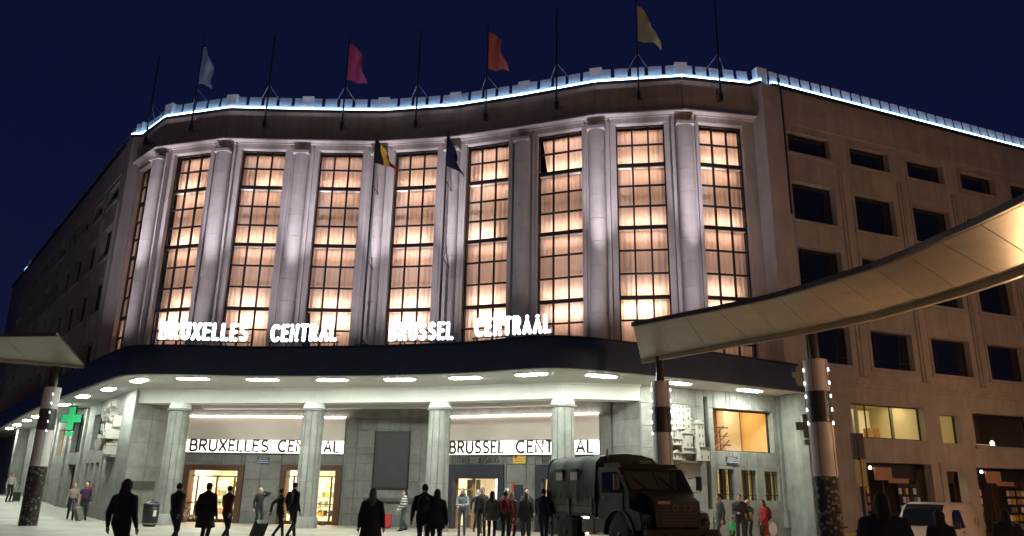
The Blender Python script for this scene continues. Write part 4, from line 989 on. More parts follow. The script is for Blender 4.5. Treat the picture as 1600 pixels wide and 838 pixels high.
# ================================================================ vehicles (local x right, y forward, z up)
def wheel(parent, x, y, r, w, side):
    b = MB(); prof = [(r * .62, -w / 2), (r * .93, -w / 2), (r, -w * .36), (r, w * .36), (r * .93, w / 2), (r * .62, w / 2)]
    b.lathe(prof, 22, cap=True); ty = b.build('wheel', 'rubber', parent, T(x, y, r) @ Matrix.Rotation(R(90), 4, 'Y'))
    MB().lathe([(r * .60, side * (w / 2 + .004)), (r * .52, side * (w * .30)), (r * .30, side * (w * .22)), (r * .22, side * (w * .52)), (.001, side * (w * .55))], 20, cap=False).build('rim', 'grey_metal' if r < .4 else 'army', ty)
    if r > .4:
        tr = MB()
        for k in range(22):
            a = 2 * math.pi * k / 22; c, s_ = math.cos(a), math.sin(a); q = MB().box(-.02, .03, -.035, .035, -w * .45, w * .45); 
            tr.add([((r + v[0]) * c - v[1] * s_, (r + v[0]) * s_ + v[1] * c, v[2]) for v in q.v], q.f)
        tr.build('tread', 'rubber', ty)
M['box_olive'] = mat('box_olive', (.032, .034, .026), .5, spec=.3, var=.2)
def army_truck(loc, heading):
    t = thing('army_truck', 'dark green canvas covered army truck parked before the entrance', 'truck', loc, heading)
    # origin on the ground under the middle; front is +y.  length 5.2, width 2.2
    MB().box(-.42, .42, -2.3, 2.3, .62, .82).build('chassis', 'black', t)
    for x, s in ((-.92, -1), (.92, 1)):
        for y in (-1.45, 1.5): wheel(t, x, y, .56, .36, s)
    bed = MB(); bed.box(-1.1, 1.1, -2.6, .28, 1.02, 1.12); bed.build('cargo_bed', 'army', t)
    for x in (-1.1, 1.06):
        b = MB(); b.box(x, x + .04, -2.6, .28, 1.12, 1.50); so = b.build('drop_side', 'box_olive', t)
        for y in (-2.45, -1.2, .1): MB().box(x - .03, x + .07, y - .04, y + .04, 1.06, 1.55).build('side_latch', 'black', so)
        MB().box(x - .012, x + .052, -2.56, .24, 1.30, 1.33).build('side_rib', 'army', so)
    MB().box(-1.06, 1.06, -2.6, -2.56, 1.12, 1.5).build('tailgate', 'army', t)
    # canvas cover, slightly sagging between its hoops
    vs = []; ny = 24; prof = [(-1.12, 1.42), (-1.13, 1.8), (-1.12, 2.25), (-1.06, 2.52), (-.9, 2.68), (-.5, 2.76), (0, 2.79), (.5, 2.76), (.9, 2.68), (1.06, 2.52), (1.12, 2.25), (1.13, 1.8), (1.12, 1.42)]
    for j in range(ny + 1):
        y = -2.62 + 2.92 * j / ny; sag = .035 * abs(math.sin(math.pi * j / 8)) 
        for i, (x, z) in enumerate(prof): vs.append((x - math.copysign(sag * .8, x) * (1 if abs(x) > .6 else 0) + .022 * math.sin(j * 2.1 + i * 1.7) + .012 * math.sin(j * .9 - i * 2.3), y, z - sag * (.9 if abs(x) < 1 else 0) + (.025 * math.sin(j * 1.9) if i in (0, 12) else 0)))
    n = len(prof); fs = [(j * n + i, j * n + i + 1, (j + 1) * n + i + 1, (j + 1) * n + i) for j in range(ny) for i in range(n - 1)]
    fs += [tuple(range(n)), tuple(range(ny * n + n - 1, ny * n - 1, -1))]
    tp = MB().add(vs, fs, True); tp.sm[-2:] = [False, False]; cv = tp.build('canvas_cover', 'tarp', t)
    for y in (-1.75, -.85):
        b = MB(); b.box(1.13, 1.155, y - .2, y + .2, 2.03, 2.26); b.build('canvas_window', mat('clouded_window', (.30, .31, .28), .35), cv); MB().box(1.13, 1.175, y - .23, y + .23, 2.26, 2.36).build('rolled_flap', 'tarp', cv)
    for y in (-2.2, -1.7, -1.2, -.7, -.2): MB().tube([(1.14, y, 1.62), (1.15, y + .04, 1.40), (1.14, y + .02, 1.32)], .012, 5).build('tie_rope', 'black', cv)
    # cab
    P = [(.34, 1.05), (.34, 2.26), (.46, 2.38), (1.46, 2.35), (1.95, 1.70), (1.95, 1.0), (1.7, .92), (.6, .92)]
    cab = MB(); cab.prism_x(P, -1.06, 1.06); cb = cab.build('cab', 'army', t)
    MB().prism_x([(.5, 2.38), (.56, 2.5), (1.3, 2.48), (1.42, 2.36)], -.95, .95).build('roof_cover', 'tarp', cb)
    MB().box(-.3, .1, .7, 1.1, 2.5, 2.58).build('roof_hatch', 'black', cb)
    for s in (-1, 1):
        x = s * 1.065
        MB().prism_x([(.62, 1.68), (.62, 2.24), (1.38, 2.24), (1.68, 1.84), (1.68, 1.68)], min(x, x + s * .012), max(x, x + s * .012)).build('side_window', 'sky_glass', cb)
        d = MB().prism_x([(.58, 1.02), (.58, 1.64), (1.68, 1.64), (1.68, 1.3), (1.3, 1.02)], min(x, x + s * .02), max(x, x + s * .02)).build('door', 'army', cb)
        MB().box(min(x, x + s * .05), max(x, x + s * .05), .66, .82, 1.52, 1.56).build('handle', 'black', d)
        # mirror on a bracket
        b = MB(); b.tube([(x, 1.75, 2.1), (x + s * .30, 1.85, 2.15), (x + s * .30, 1.85, 1.75), (x, 1.78, 1.7)], .016, 5); mo = b.build('mirror_bracket', 'black', t)
        MB().box(x + s * .30 - .09, x + s * .30 + .09, 1.80, 1.84, 1.78, 2.16).build('mirror', 'black', mo)
        # wheel arch
        vs = []; fs = []; xa, xb = s * .78, s * 1.14
        for k in range(13):
            a = math.pi * (k / 12) ; r1 = .70; y_, z_ = 1.5 + r1 * math.cos(a), .58 + r1 * math.sin(a) * .92; y2, z2 = 1.5 + (r1 + .05) * math.cos(a), .58 + (r1 + .05) * math.sin(a) * .92
            vs += [(xa, y_, z_), (xb, y_, z_), (xb, y2, z2), (xa, y2, z2)]
        for k in range(12):
            for e in range(4): fs.append((4 * k + e, 4 * k + (e + 1) % 4, 4 * k + 4 + (e + 1) % 4, 4 * k + 4 + e))
        MB().add(vs, fs, True).build('wheel_arch', 'grey_metal' if False else 'army', t)
    # windscreen lies on the sloping front of the cab
    sl = Vector((0, .49, -.65)).normalized(); nn = Vector((0, .65, .49)).normalized()
    def wpt(x, a, o): q = Vector((0, 1.46, 2.35)) + sl * a + nn * o; return (x, q.y, q.z)
    for x0, x1 in ((-.95, -.03), (.03, .95)):
        MB().add([wpt(x0, .12, .006), wpt(x1, .12, .006), wpt(x1, .70, .006), wpt(x0, .70, .006)], [(0, 1, 2, 3)]).build('windscreen', 'sky_glass', cb)
    for x in (-.5, .4): MB().tube([wpt(x, .72, .03), wpt(x + .35, .3, .03)], .012, 5).build('wiper', 'black', cb)
    # bonnet and grille
    hd = MB(); hd.prism_x([(1.9, 1.0), (1.9, 1.74), (2.35, 1.62), (2.62, 1.5), (2.66, .85), (1.95, .85)], -.72, .72); ho = hd.build('bonnet', 'army', t)
    g = MB()
    for k in range(6): g.box(-.55, .55, 2.64, 2.675, .92 + k * .085, .95 + k * .085)
    g.build('grille', 'black', ho)
    b = MB(); b.lathe([(.075, 0), (.095, 0), (.095, .012), (.075, .012)], 18, cap=False); b.v = [(x + .12, 2.685 + z, y + 1.32) for x, y, z in b.v]; b.build('emblem', mat('dull_khaki', (.09, .08, .05), .6), ho)
    b = MB(); b.tube([(-.30, 2.69, 1.40), (-.40, 2.69, 1.32), (-.30, 2.69, 1.24)], .012, 4); b.tube([(-.18, 2.69, 1.40), (-.18, 2.69, 1.24)], .012, 4); b.build('bonnet_marking', bpy.data.materials['dull_khaki'], ho)
    MB().box(.28, .66, 2.64, 2.68, 1.42, 1.5).build('name_strip', mat('dusty_pink', (.20, .12, .12), .6), ho)
    for s in (-1, 1):
        MB().prism_x([(1.7, .86), (1.95, 1.3), (2.45, 1.2), (2.55, .95), (2.5, .78), (2.3, .75)], min(s * .72, s * 1.1), max(s * .72, s * 1.1)).build('fender', 'army', t)
        b = MB(); b.lathe([(.10, 0), (.10, .05), (.001, .06)], 14); b.v = [(x + s * .9, 2.53 + z, y + .98) for x, y, z in b.v]; b.build('headlight', 'sky_glass', t)
        MB().box(s * .9 - .16, s * .9 + .16, 2.50, 2.54, .82, 1.14).build('headlight_housing', 'black', t)
    bp = MB(); bp.box(-1.12, 1.12, 2.66, 2.82, .58, .80); bo = bp.build('bumper', 'army', t)
    for x in (-.6, .6): MB().tube([(x, 2.8, .66), (x, 2.95, .66), (x, 2.95, .74)], .03, 6).build('tow_hook', 'black', bo)
    for x in (-1.08, 1.08): MB().tube([(x, 2.72, .8), (x, 2.72, 1.1)], .014, 5).build('width_rod', 'black', bo)
    MB().box(.7, 1.08, .2, .75, .62, .98).build('tool_box', 'box_olive', t); MB().box(.75, 1.05, -.55, .1, .6, .95).build('fuel_tank', 'black', t)
    MB().tube([(.95, .30, .95), (.95, .30, 2.35), (.95, .22, 2.45)], .05, 8).build('exhaust_stack', 'black', t)
    MB().tube([(.7, .33, 2.3), (.7, .33, 2.9)], .03, 6).build('antenna_mount', 'black', t)
    for y in (-2.0, -.85): MB().box(.75, 1.08, y - .02, y + .02, .55, .95).build('mud_flap', 'rubber', t)
    return t
army_truck((3.35, 23.45, gz(3.4)), math.atan2(-.907, .42) - math.pi / 2)

def small_van(loc, heading, lab, cat, body='van', L=4.1, Wd=1.72, H=1.82, deco=True):
    t = thing('parked_van' if cat == 'van' else 'parked_car', lab, cat, loc, heading)
    hw = Wd / 2
    # cross sections from rear to front: (y, half width, floor z, shoulder z, roof z, roof half width)
    S = [(-2.05, .80, .34, .95, 1.62, .62), (-1.95, .84, .28, 1.0, 1.76, .68), (-1.2, .86, .24, 1.02, H, .70), (0, .86, .24, 1.02, H, .70), (.55, .86, .24, 1.02, H - .06, .67), (.95, .86, .24, 1.01, 1.50, .64), (1.28, .85, .24, 1.0, 1.06, .64), (1.7, .82, .26, .90, .95, .60), (1.98, .76, .32, .74, .80, .5), (2.06, .68, .4, .62, .66, .4)]
    if cat == 'car': t.scale = (1, 1, .84)
    vs = []
    for (y, w_, f, sh, rf, rw) in S:
        ring = [(-w_ * .9, f), (-w_, (f + sh) / 2), (-w_ * .98, sh), (-rw - .03, rf - .07), (-rw + .08, rf), (rw - .08, rf), (rw + .03, rf - .07), (w_ * .98, sh), (w_, (f + sh) / 2), (w_ * .9, f)]
        vs += [(x, y, z) for x, z in ring]
    n = 10; fs = [(j * n + i, j * n + (i + 1) % n, (j + 1) * n + (i + 1) % n, (j + 1) * n + i) for j in range(len(S) - 1) for i in range(n)]
    fs += [tuple(range(n - 1, -1, -1)), tuple(range((len(S) - 1) * n, len(S) * n))]
    b = MB().add([(x, y, z) for x, y, z in vs], fs, True); bo = b.build('body', body, t)
    rf = S[4][4]
    # glass lies just proud of the sloping shell
    wp = [(.60, rf - .033, .55), (.95, 1.50, .57), (1.25, 1.10, .58)]
    MB().add([(sx * w_, y + .02, z + .025) for y, z, w_ in wp for sx in (-1, 1)], [(0, 1, 3, 2), (2, 3, 5, 4)], True).build('windscreen', 'sky_glass', t)
    for s in (-1, 1):
        o = .012
        zt = rf - .12; zb = 1.06
        xt, xb = .735 - (.0), .865
        def sp(y, k): return (s * (xb + (xt - xb) * k + o), y, zb + (zt - zb) * k)
        MB().add([sp(1.0, 0), sp(.62, .8), sp(.45, .93), sp(.0, .93), sp(-.08, .8), sp(-.08, 0)], [tuple(range(6))]).build('side_window', 'sky_glass', t)
        if cat == 'car': MB().add([sp(-.16, 0), sp(-.16, .85), sp(-.9, .85), sp(-1.1, .3), sp(-1.1, 0)], [tuple(range(5))]).build('side_window', 'sky_glass', t)
        for y in (-1.35, 1.32): wheel(t, s * .74, y, .30, .2, s)
        MB().box(min(s * .86, s * .885), max(s * .86, s * .885), -.0, .16, .92, .96).build('door_handle', 'black', t)
        MB().box(min(s * .86, s * .875), max(s * .86, s * .875), -1.9, 1.0, .52, .60).build('side_moulding', 'grey_metal', t)
        MB().prism_x([(1.02, 1.05), (1.12, 1.05), (1.08, 1.24), (.98, 1.24)], min(s * .9, s * 1.06), max(s * .9, s * 1.06)).build('mirror', 'black', t)
        MB().ball((s * .62, 1.94, .76), (.13, .12, .08), 10, 6).build('headlight', 'grey_metal', t)
        if deco and s < 2:
            d = MB()
            for k in range(5):
                a = k * .23; z0 = 1.18 + .1 * math.sin(k * 2.1)
                def q(y, z): k_ = (z - 1.02) / (rf - .07 - 1.02); return (s * (.845 + (.73 - .845) * k_ + .02), y, z)
                d.add([q(-1.15 - a * .6, z0), q(-1.24 - a * .6, z0 + .16), q(-1.3 - a * .55, z0 + .05), q(-1.22 - a * .5, z0 - .08)], [(0, 1, 2, 3)])
            d.build('painted_emblem', mat('emblem_brown', (.14, .09, .07), .5), t)
    MB().box(-.72, .72, 2.0, 2.1, .36, .56).build('bumper', 'grey_metal', t); MB().box(-.4, .4, 2.0, 2.09, .60, .70).build('grille', 'black', t)
    return t
hv = math.atan2(-.695, -.71) - math.pi / 2
small_van((13.7, 25.9, gz(13.7)), hv, 'pale pink white panel van with brown side emblem by the shops', 'van')
small_van((18.3, 26.6, gz(18)), hv + .15, 'white car with dark windscreen parked beside the panel van', 'car', deco=False)

# ================================================================ bicycles, bins, bags, small street things
def bicycle(loc, heading, m, lab):
    t = thing('bicycle', lab, 'bicycle', loc, heading)
    for y in (-.52, .52):
        b = MB(); pts = [(0, y + .33 * math.cos(2 * math.pi * k / 20), .34 + .33 * math.sin(2 * math.pi * k / 20)) for k in range(21)]; b.tube(pts, .018, 5, cap=False); wo = b.build('wheel', 'rubber', t)
        s = MB()
        for k in range(8): a = 2 * math.pi * k / 8; s.tube([(0, y, .34), (0, y + .32 * math.cos(a), .34 + .32 * math.sin(a))], .004, 4)
        s.build('spokes', 'grey_metal', wo)
    f = MB(); bb = (0, -.05, .30); st = (0, -.2, .82); hdt = (0, .36, .86)
    for p, q in ((bb, st), (st, (0, .37, .80)), (bb, (0, .38, .72)), ((0, -.52, .34), bb), ((0, -.52, .34), (0, -.19, .78)), (hdt, (0, .52, .34))): f.tube([p, q], .018, 6)
    f.build('frame', m, t)
    MB().tube([(-.27, .22, .98), (-.2, .36, 1.0), (0, .36, .92), (.2, .36, 1.0), (.27, .22, .98)], .014, 6).build('handlebar', 'black', t)
    MB().prism([(-.08, -.36), (.08, -.36), (.03, -.08), (-.03, -.08)], .88, .93).build('saddle', 'black', t)
    MB().tube([st, (0, -.23, .89)], .014, 6).build('seat_post', 'grey_metal', t)
    b = MB(); b.lathe([(.09, -.01), (.09, .01)], 14); b.v = [(z + .05, x - .05, y + .30) for x, y, z in b.v]; b.build('chainring', 'grey_metal', t); MB().box(.06, .16, -.1, .0, .12, .15).build('pedal', 'black', t)
    return t
M['bike_yellow'] = mat('bike_yellow', (.55, .45, .03), .4); M['bike_orange'] = mat('bike_orange', (.5, .14, .03), .4); M['bike_white'] = mat('bike_white', (.6, .6, .58), .4)
bicycle((9.25, 21.7, gz(9.2)), R(75), 'bike_yellow', 'yellow hire bicycle parked beside the signpost')
bicycle((9.75, 22.6, gz(9.7)), R(68), 'bike_yellow', 'yellow green hire bicycle standing between the signpost and the van')
p = BW[0].pt(7.05, -.55); bicycle((p.x, p.y, 0), BW[0].ang - R(78), 'bike_orange', 'orange framed bicycle leaning at the brown door behind the column')
p = BW[0].pt(1.2, -.5); bicycle((p.x, p.y, 0), BW[0].ang - R(95), 'bike_white', 'white framed bicycle leaning at the brown door beside the bin')
def bin_(loc, lab):
    t = thing('litter_bin', lab, 'bin', loc); MB().lathe([(.24, 0), (.24, .06), (.30, .08), (.33, .82), (.30, .84)], 18).build('drum', 'black', t)
    MB().lathe([(.35, .84), (.35, .90), (.22, 1.0), (.05, 1.04), (.05, 1.1)], 18).build('lid', 'black', t); MB().lathe([(.315, .10), (.325, .14)], 18).build('band', 'grey_metal', t)
    MB().box(-.06, .06, -.35, -.31, .42, .66).build('notice', 'white_print', t)
    return t
bin_((-15.15, 34.3, 0), 'black litter bin with metal lid by the leftmost column and brown door').rotation_euler = (0, 0, R(50))
bin_((1.75, 31.0, 0), 'black litter bin with metal lid behind the army truck').rotation_euler = (0, 0, R(40))
t = thing('sign_post', 'black signpost with two stacked panels before the shop', 'sign', (9.28, 20.9, gz(9.3)))
MB().lathe([(.05, 0), (.045, 3.4)], 10).build('post', 'black', t); MB().box(-.15, .15, -.06, .06, 2.75, 3.42).build('panel', 'black', t); MB().box(-.14, .14, -.065, .065, 2.05, 2.72).build('panel', mat('poster_yellow', (.30, .27, .12), .5), t)
MB().box(-.012, .012, -.07, .07, 2.05, 3.42).build('panel_joint', 'black', t)
M['red_cloth'] = mat('red_cloth', (.45, .03, .03), .8, var=.15, scale=6)
t = thing('red_backrest_seat', 'red fabric floor seat beside the sitting person', 'seat', (-5.75, 36.55, 0), R(-12))
MB().prism_x([(-.45, 0), (-.4, .08), (.1, .10), (.2, .62), (.28, .62), (.24, 0)], -.42, .42).build('cushion', 'red_cloth', t)
t2 = MB().prism_x([(-.15, 0), (-.05, .3), (.12, .42), (.2, 0)], -.25, .25).build('red_bag', 'red_cloth', None, T(-6.25, 36.4, 0) @ Matrix.Rotation(.4, 4, 'Z')); tag(t2, 'crumpled red bag lying beside the sitting person', 'bag')
def suitcase(loc, rz, tilt, col, lab):
    t = thing('suitcase', lab, 'suitcase', loc, rz); m = mat('suitcase_cloth', col, .6, var=.15, scale=5)
    mx = Matrix.Rotation(tilt, 4, 'X')
    MB().box(-.20, .20, -.12, .12, .07, .64).build('case', m, t, mx); MB().tube([(-.1, -.1, .62), (-.1, -.1, 1.02), (.1, -.1, 1.02), (.1, -.1, .62)], .012, 6).build('handle', 'grey_metal', t, mx)
    for x in (-.17, .17):
        b = MB(); b.lathe([(.05, -.015), (.05, .015)], 10); b.v = [(z + x, px - .08, y + .05) for px, y, z in b.v]; b.build('wheel', 'rubber', t, mx)
    MB().box(-.15, .15, .12, .14, .2, .5).build('pocket', m, t, mx)

# ================================================================ people
_cm = {}
def cmat(c, rough=.85):
    if isinstance(c, bpy.types.Material): return c
    k = tuple(c)
    if k not in _cm: _cm[k] = mat('cloth_%d' % len(_cm), k, rough, var=.18, scale=9)
    return _cm[k]
BLACK = (.014, .014, .017); NAVY = (.014, .016, .03); JEANS = (.04, .055, .09); GREY = (.10, .10, .105); DGREY = (.035, .035, .038)
HAIR_D = (.018, .013, .010); HAIR_B = (.35, .24, .12); HAIR_G = (.36, .35, .34)
PEOPLE = []
def limb2(a, c, l1, l2, bend):
    """middle joint of a two-segment limb from a to c, bulging towards bend"""
    a, c, bend = Vector(a), Vector(c), Vector(bend); d = c - a; D = min(d.length, (l1 + l2) * .995); u = d.normalized()
    x = (l1 * l1 - l2 * l2 + D * D) / (2 * D); h = math.sqrt(max(0, l1 * l1 - x * x)); b = (bend - u * bend.dot(u)).normalized()
    return a + u * x + b * h, a + u * D
def person(label, x, y, face, h=1.72, top=BLACK, legs=BLACK, hair=HAIR_D, shoes=(.012, .012, .012), stride=.0, armL='hang', armR='hang', coat=None, longhair=False, hood=False, pack=None, cap=None, scarf=None, eyes=False, bulk=1.0, sit=False, skirt=False, headturn=0.0, group=None, cat='person', name='person', flared=False, sleeves=True, legskin=False):
    s = h / 1.72; k = bulk; E = []
    def C(p0, p1, r0, r1, m): E.append(('c', Vector(p0), Vector(p1), r0, r1, m))
    def B(c, r, m): E.append(('e', Vector(c), Vector(r), m))
    def F(z0, z1, r0, r1, m, cy=0): E.append(('f', z0, z1, r0, r1, m, cy))
    hz = .92
    if not sit:
        ft = [(-.10, stride / 2), (.10, -stride / 2)]
        for sx, (fx, fy) in zip((-1, 1), ft):
            lift = .10 * abs(stride) if fy < 0 and stride > .2 else 0
            kn, an = limb2((sx * .095, 0, hz), (fx, fy, .10 + lift), .43, .43, (0, 1, 0))
            lm = 2 if legskin else 1
            C((sx * .095, 0, hz), kn, .088 * k, .062, 1); C(kn, an, .062, .05 if not flared else .085, lm)
            C((an.x, an.y - .03, an.z - .055), (an.x + sx * .015, an.y + .15, an.z - .065), .045, .036, 4)
    else:
        for sx in (-1, 1):
            kn = Vector((sx * .22, .38, .32 if sx < 0 else .2)); C((sx * .1, 0, .14), kn, .085, .062, 1); an = Vector((sx * -.05, .45 + .1 * sx, .08)); C(kn, an, .06, .045, 1); C(an, an + Vector((-sx * .1, .08, -.02)), .045, .035, 4)
        hz = .14
    dz = hz - .92
    B((0, 0, .97 + dz), (.165 * k, .115 * k, .13), 1 if not coat else 0); B((0, .0, 1.10 + dz), (.155 * k, .112 * k, .18), 0); B((0, -.005, 1.28 + dz), (.185 * k, .122 * k, .19), 0)
    C((-.13 * k, 0, 1.375 + dz), (.13 * k, 0, 1.375 + dz), .07, .07, 0)
    for sx in (-1, 1): C((sx * .02, -.01, 1.475 + dz), (sx * .15 * k, 0, 1.40 + dz), .05, .045, 0)
    if coat: F(coat[0] + dz if not sit else .02, 1.12 + dz, (.22 * k * coat[1], .17 * k * coat[1]), (.165 * k, .125 * k), 0)
    C((0, -.005, 1.42 + dz), (0, .012, 1.52 + dz), .058, .052, 2)
    hc = Vector((0, .02, 1.605 + dz)); B(hc, (.076, .095, .112), 2); B(hc + Vector((0, .05, -.055)), (.05, .05, .05), 2)
    if eyes: B(hc + Vector((0, .10, -.02)), (.014, .022, .022), 2)
    for sx in (-1, 1): B(hc + Vector((sx * .077, -.005, -.01)), (.012, .022, .03), 2)
    if hood: B(hc + Vector((0, -.02, .008)), (.105, .115, .135), 0); C((0, -.05, 1.45 + dz), (0, -.02, 1.55 + dz), .10, .10, 0)
    elif cap is not None: B(hc + Vector((0, -.005, .055)), (.088, .105, .075), 5); B(hc + Vector((0, .10, .04)), (.06, .06, .014), 5); B(hc + Vector((0, -.03, .0)), (.078, .085, .08), 3)
    else: B(hc + Vector((0, -.022, .03)), (.085, .095, .098), 3)
    if longhair:
        C(hc + Vector((0, -.05, 0)), (0, -.085, 1.38 + dz), .082, .07, 3)
        for sx in (-1, 1): C(hc + Vector((sx * .062, -.015, .02)), (sx * .075, -.01, 1.43 + dz), .03, .028, 3)
    if scarf is not None: C((-.03, .0, 1.47 + dz), (.03, .02, 1.47 + dz), .095, .095, 5)
    hands = []
    for sx, a in ((-1, armL), (1, armR)):
        sh = Vector((sx * (.06 + .115 * k), 0, 1.375 + dz)); bend = Vector((sx * .3, -1, -.1))
        if a == 'hang': w = Vector((sx * (.235 * k + .02), .03, .86 + dz))
        elif a == 'fwd': w = Vector((sx * .22 * k, .26, .92 + dz))
        elif a == 'back': w = Vector((sx * .24 * k, -.22, .93 + dz))
        elif a == 'hold': w = Vector((sx * .06, .30, 1.10 + dz)); bend = Vector((sx * .7, -.6, -.6))
        elif a == 'phone': w = Vector((sx * .11, .09, 1.55 + dz)); bend = Vector((sx * 1, .4, -.5))
        elif a == 'pocket': w = Vector((sx * .17, .10, .96 + dz)); bend = Vector((sx * 1, -.6, 0))
        elif a == 'front': w = Vector((sx * .13, .24, .93 + dz)); bend = Vector((sx * .8, -.6, 0))
        else: w = Vector(a)
        el, w = limb2(sh, w, .285, .255, bend)
        C(sh, el, .062 * k, .052 * k, 0); C(el, w, .050 * k, .040, 0 if sleeves else 2)
        d = (w - el).normalized(); hands.append((w, d, sx)); C(w, w + d * .03, .03, .028, 2)
    PEOPLE.append(dict(label=label, x=x, y=y, face=face, s=s, E=E, mats=[top, legs, M['skin'], hair, shoes, cap if cap is not None else (scarf if scarf is not None else BLACK)], hands=hands, hc=hc, eyes=eyes, pack=pack, group=group, cat=cat, name=name, dz=dz, k=k, sit=sit))
def build_people():
    tmp = []
    for P in PEOPLE:
        b = MB()
        for e in P['E']:
            if e[0] == 'c':
                b.ball(e[1], e[3], 12, 8); b.ball(e[2], e[4], 12, 8)
                if (e[2] - e[1]).length > .01: b.tube([e[1], e[2]], [e[3], e[4]], 12)
            elif e[0] == 'e': b.ball(e[1], tuple(e[2]), 14, 10)
            else:
                z0, z1, r0, r1, m, cy_ = e[1:]; n = 18; vs = []
                for z, r in ((z0, r0), ((z0 + z1) / 2, ((r0[0] + r1[0]) / 2 * .97, (r0[1] + r1[1]) / 2 * .97)), (z1, r1)):
                    for q in range(n): a = 2 * math.pi * q / n; f = 1 + (.05 * math.sin(a * 5) if z == z0 else 0); vs.append((r[0] * f * math.cos(a), cy_ + r[1] * f * math.sin(a), z))
                b.add(vs, [(i * n + q, i * n + (q + 1) % n, (i + 1) * n + (q + 1) % n, (i + 1) * n + q) for i in range(2) for q in range(n)] + [tuple(range(n - 1, -1, -1)), tuple(range(2 * n, 3 * n))])
        o = obj('tmp', b.mesh('tmp', None)); r = o.modifiers.new('r', 'REMESH'); r.mode = 'VOXEL'; r.voxel_size = .021; sm = o.modifiers.new('s', 'SMOOTH'); sm.factor = .5; sm.iterations = 2; tmp.append(o)
    bpy.context.view_layer.update(); dg = bpy.context.evaluated_depsgraph_get()
    for P, o in zip(PEOPLE, tmp):
        me = bpy.data.meshes.new_from_object(o.evaluated_get(dg)); me.name = 'body'
        me.materials.clear()
        for c in P['mats']: me.materials.append(cmat(c))
        E = P['E']
        for pl in me.polygons:
            p = pl.center; best = 9; bi = 0
            for e in E:
                if e[0] == 'c':
                    ab = e[2] - e[1]; t = max(0, min(1, (p - e[1]).dot(ab) / max(1e-9, ab.length_squared))); d = (p - e[1] - ab * t).length - (e[3] + (e[4] - e[3]) * t); m = e[5]
                elif e[0] == 'e': q = p - e[1]; r = e[2]; d = (Vector((q.x / r.x, q.y / r.y, q.z / r.z)).length - 1) * min(r); m = e[3]
                else:
                    if p.z < e[1] - .03 or p.z > e[2] + .02: continue
                    t = (p.z - e[1]) / (e[2] - e[1]); rx = e[3][0] + (e[4][0] - e[3][0]) * t; ry = e[3][1] + (e[4][1] - e[3][1]) * t
                    d = (math.hypot(p.x / rx, (p.y - e[6]) / ry) - 1) * min(rx, ry); m = e[5]
                if d < best: best = d; bi = m
            pl.material_index = bi; pl.use_smooth = True
        t = thing(P['name'], P['label'], P['cat'], (P['x'], P['y'], gz(P['x'], P['y'])), P['face'] - math.pi / 2, P['group'])
        t.scale = (P['s'],) * 3
        obj('body', me, t)
        for w, d, sx in P['hands']:
            b = MB(); side = d.cross(Vector((0, 0, 1)));
            side = side.normalized() if side.length > .1 else Vector((1, 0, 0)); side = Vector((0, 1, 0)) if abs(d.z) > .8 else side
            nrm = d.cross(side).normalized(); c = w + d * .06
            b.tube([w + d * .01, w + d * .05, w + d * .095], [.026, .034, .033], 8)
            for q in range(4):
                o_ = side * (.028 - .019 * q); l = (.062, .072, .068, .052)[q]; r0 = w + d * .085 + o_
                b.tube([r0, r0 + d * l * .5 - nrm * .006 * sx, r0 + d * l - nrm * .022 * sx], [.0095, .009, .007], 6)
            r0 = w + d * .035 + side * .028; b.tube([r0, r0 + d * .035 + side * .022, r0 + d * .062 + side * .024], [.012, .0105, .008], 6)
            b.build('hand', 'skin', t)
        if P['eyes']:
            for sx in (-1, 1): MB().ball(P['hc'] + Vector((sx * .03, .088, .005)), .011, 8, 6).build('eye', 'letter', t)
            MB().ball(P['hc'] + Vector((0, .098, -.062)), (.024, .012, .007), 8, 5).build('mouth', mat('lip', (.35, .12, .10), .5), t)
        if P['pack'] is not None:
            q = Matrix.Rotation(P['face'] - math.pi / 2, 4, 'Z') @ Vector((0, -.20 * P['k'] * P['s'], 0))
            bo = MB(); vs = bo.ball((0, 0, 1.22 + P['dz']), (.17, .115, .26), 14, 10); 
            bp = thing('backpack', P['pack'][1], 'backpack', (P['x'] + q.x, P['y'] + q.y, gz(P['x']) + (1.22 + P['dz']) * P['s']), P['face'] - math.pi / 2)
            b = MB(); b.ball((0, 0, 0), (.165, .105, .25), 14, 10); b.build('bag_body', cmat(P['pack'][0]), bp); MB().ball((0, -.085, -.08), (.11, .05, .11), 12, 8).build('pocket', cmat(P['pack'][0]), bp)
            for sx in (-1, 1): MB().tube([(sx * .11, .08, -.14), (sx * .13, .16, .02), (sx * .12, .22, .16), (sx * .1, .1, .22)], .02, 6).build('strap', cmat(P['pack'][0]), bp)
    for o in tmp: me = o.data; bpy.data.objects.remove(o); bpy.data.meshes.remove(me)

AWAY, CAMW = R(90), R(-90)
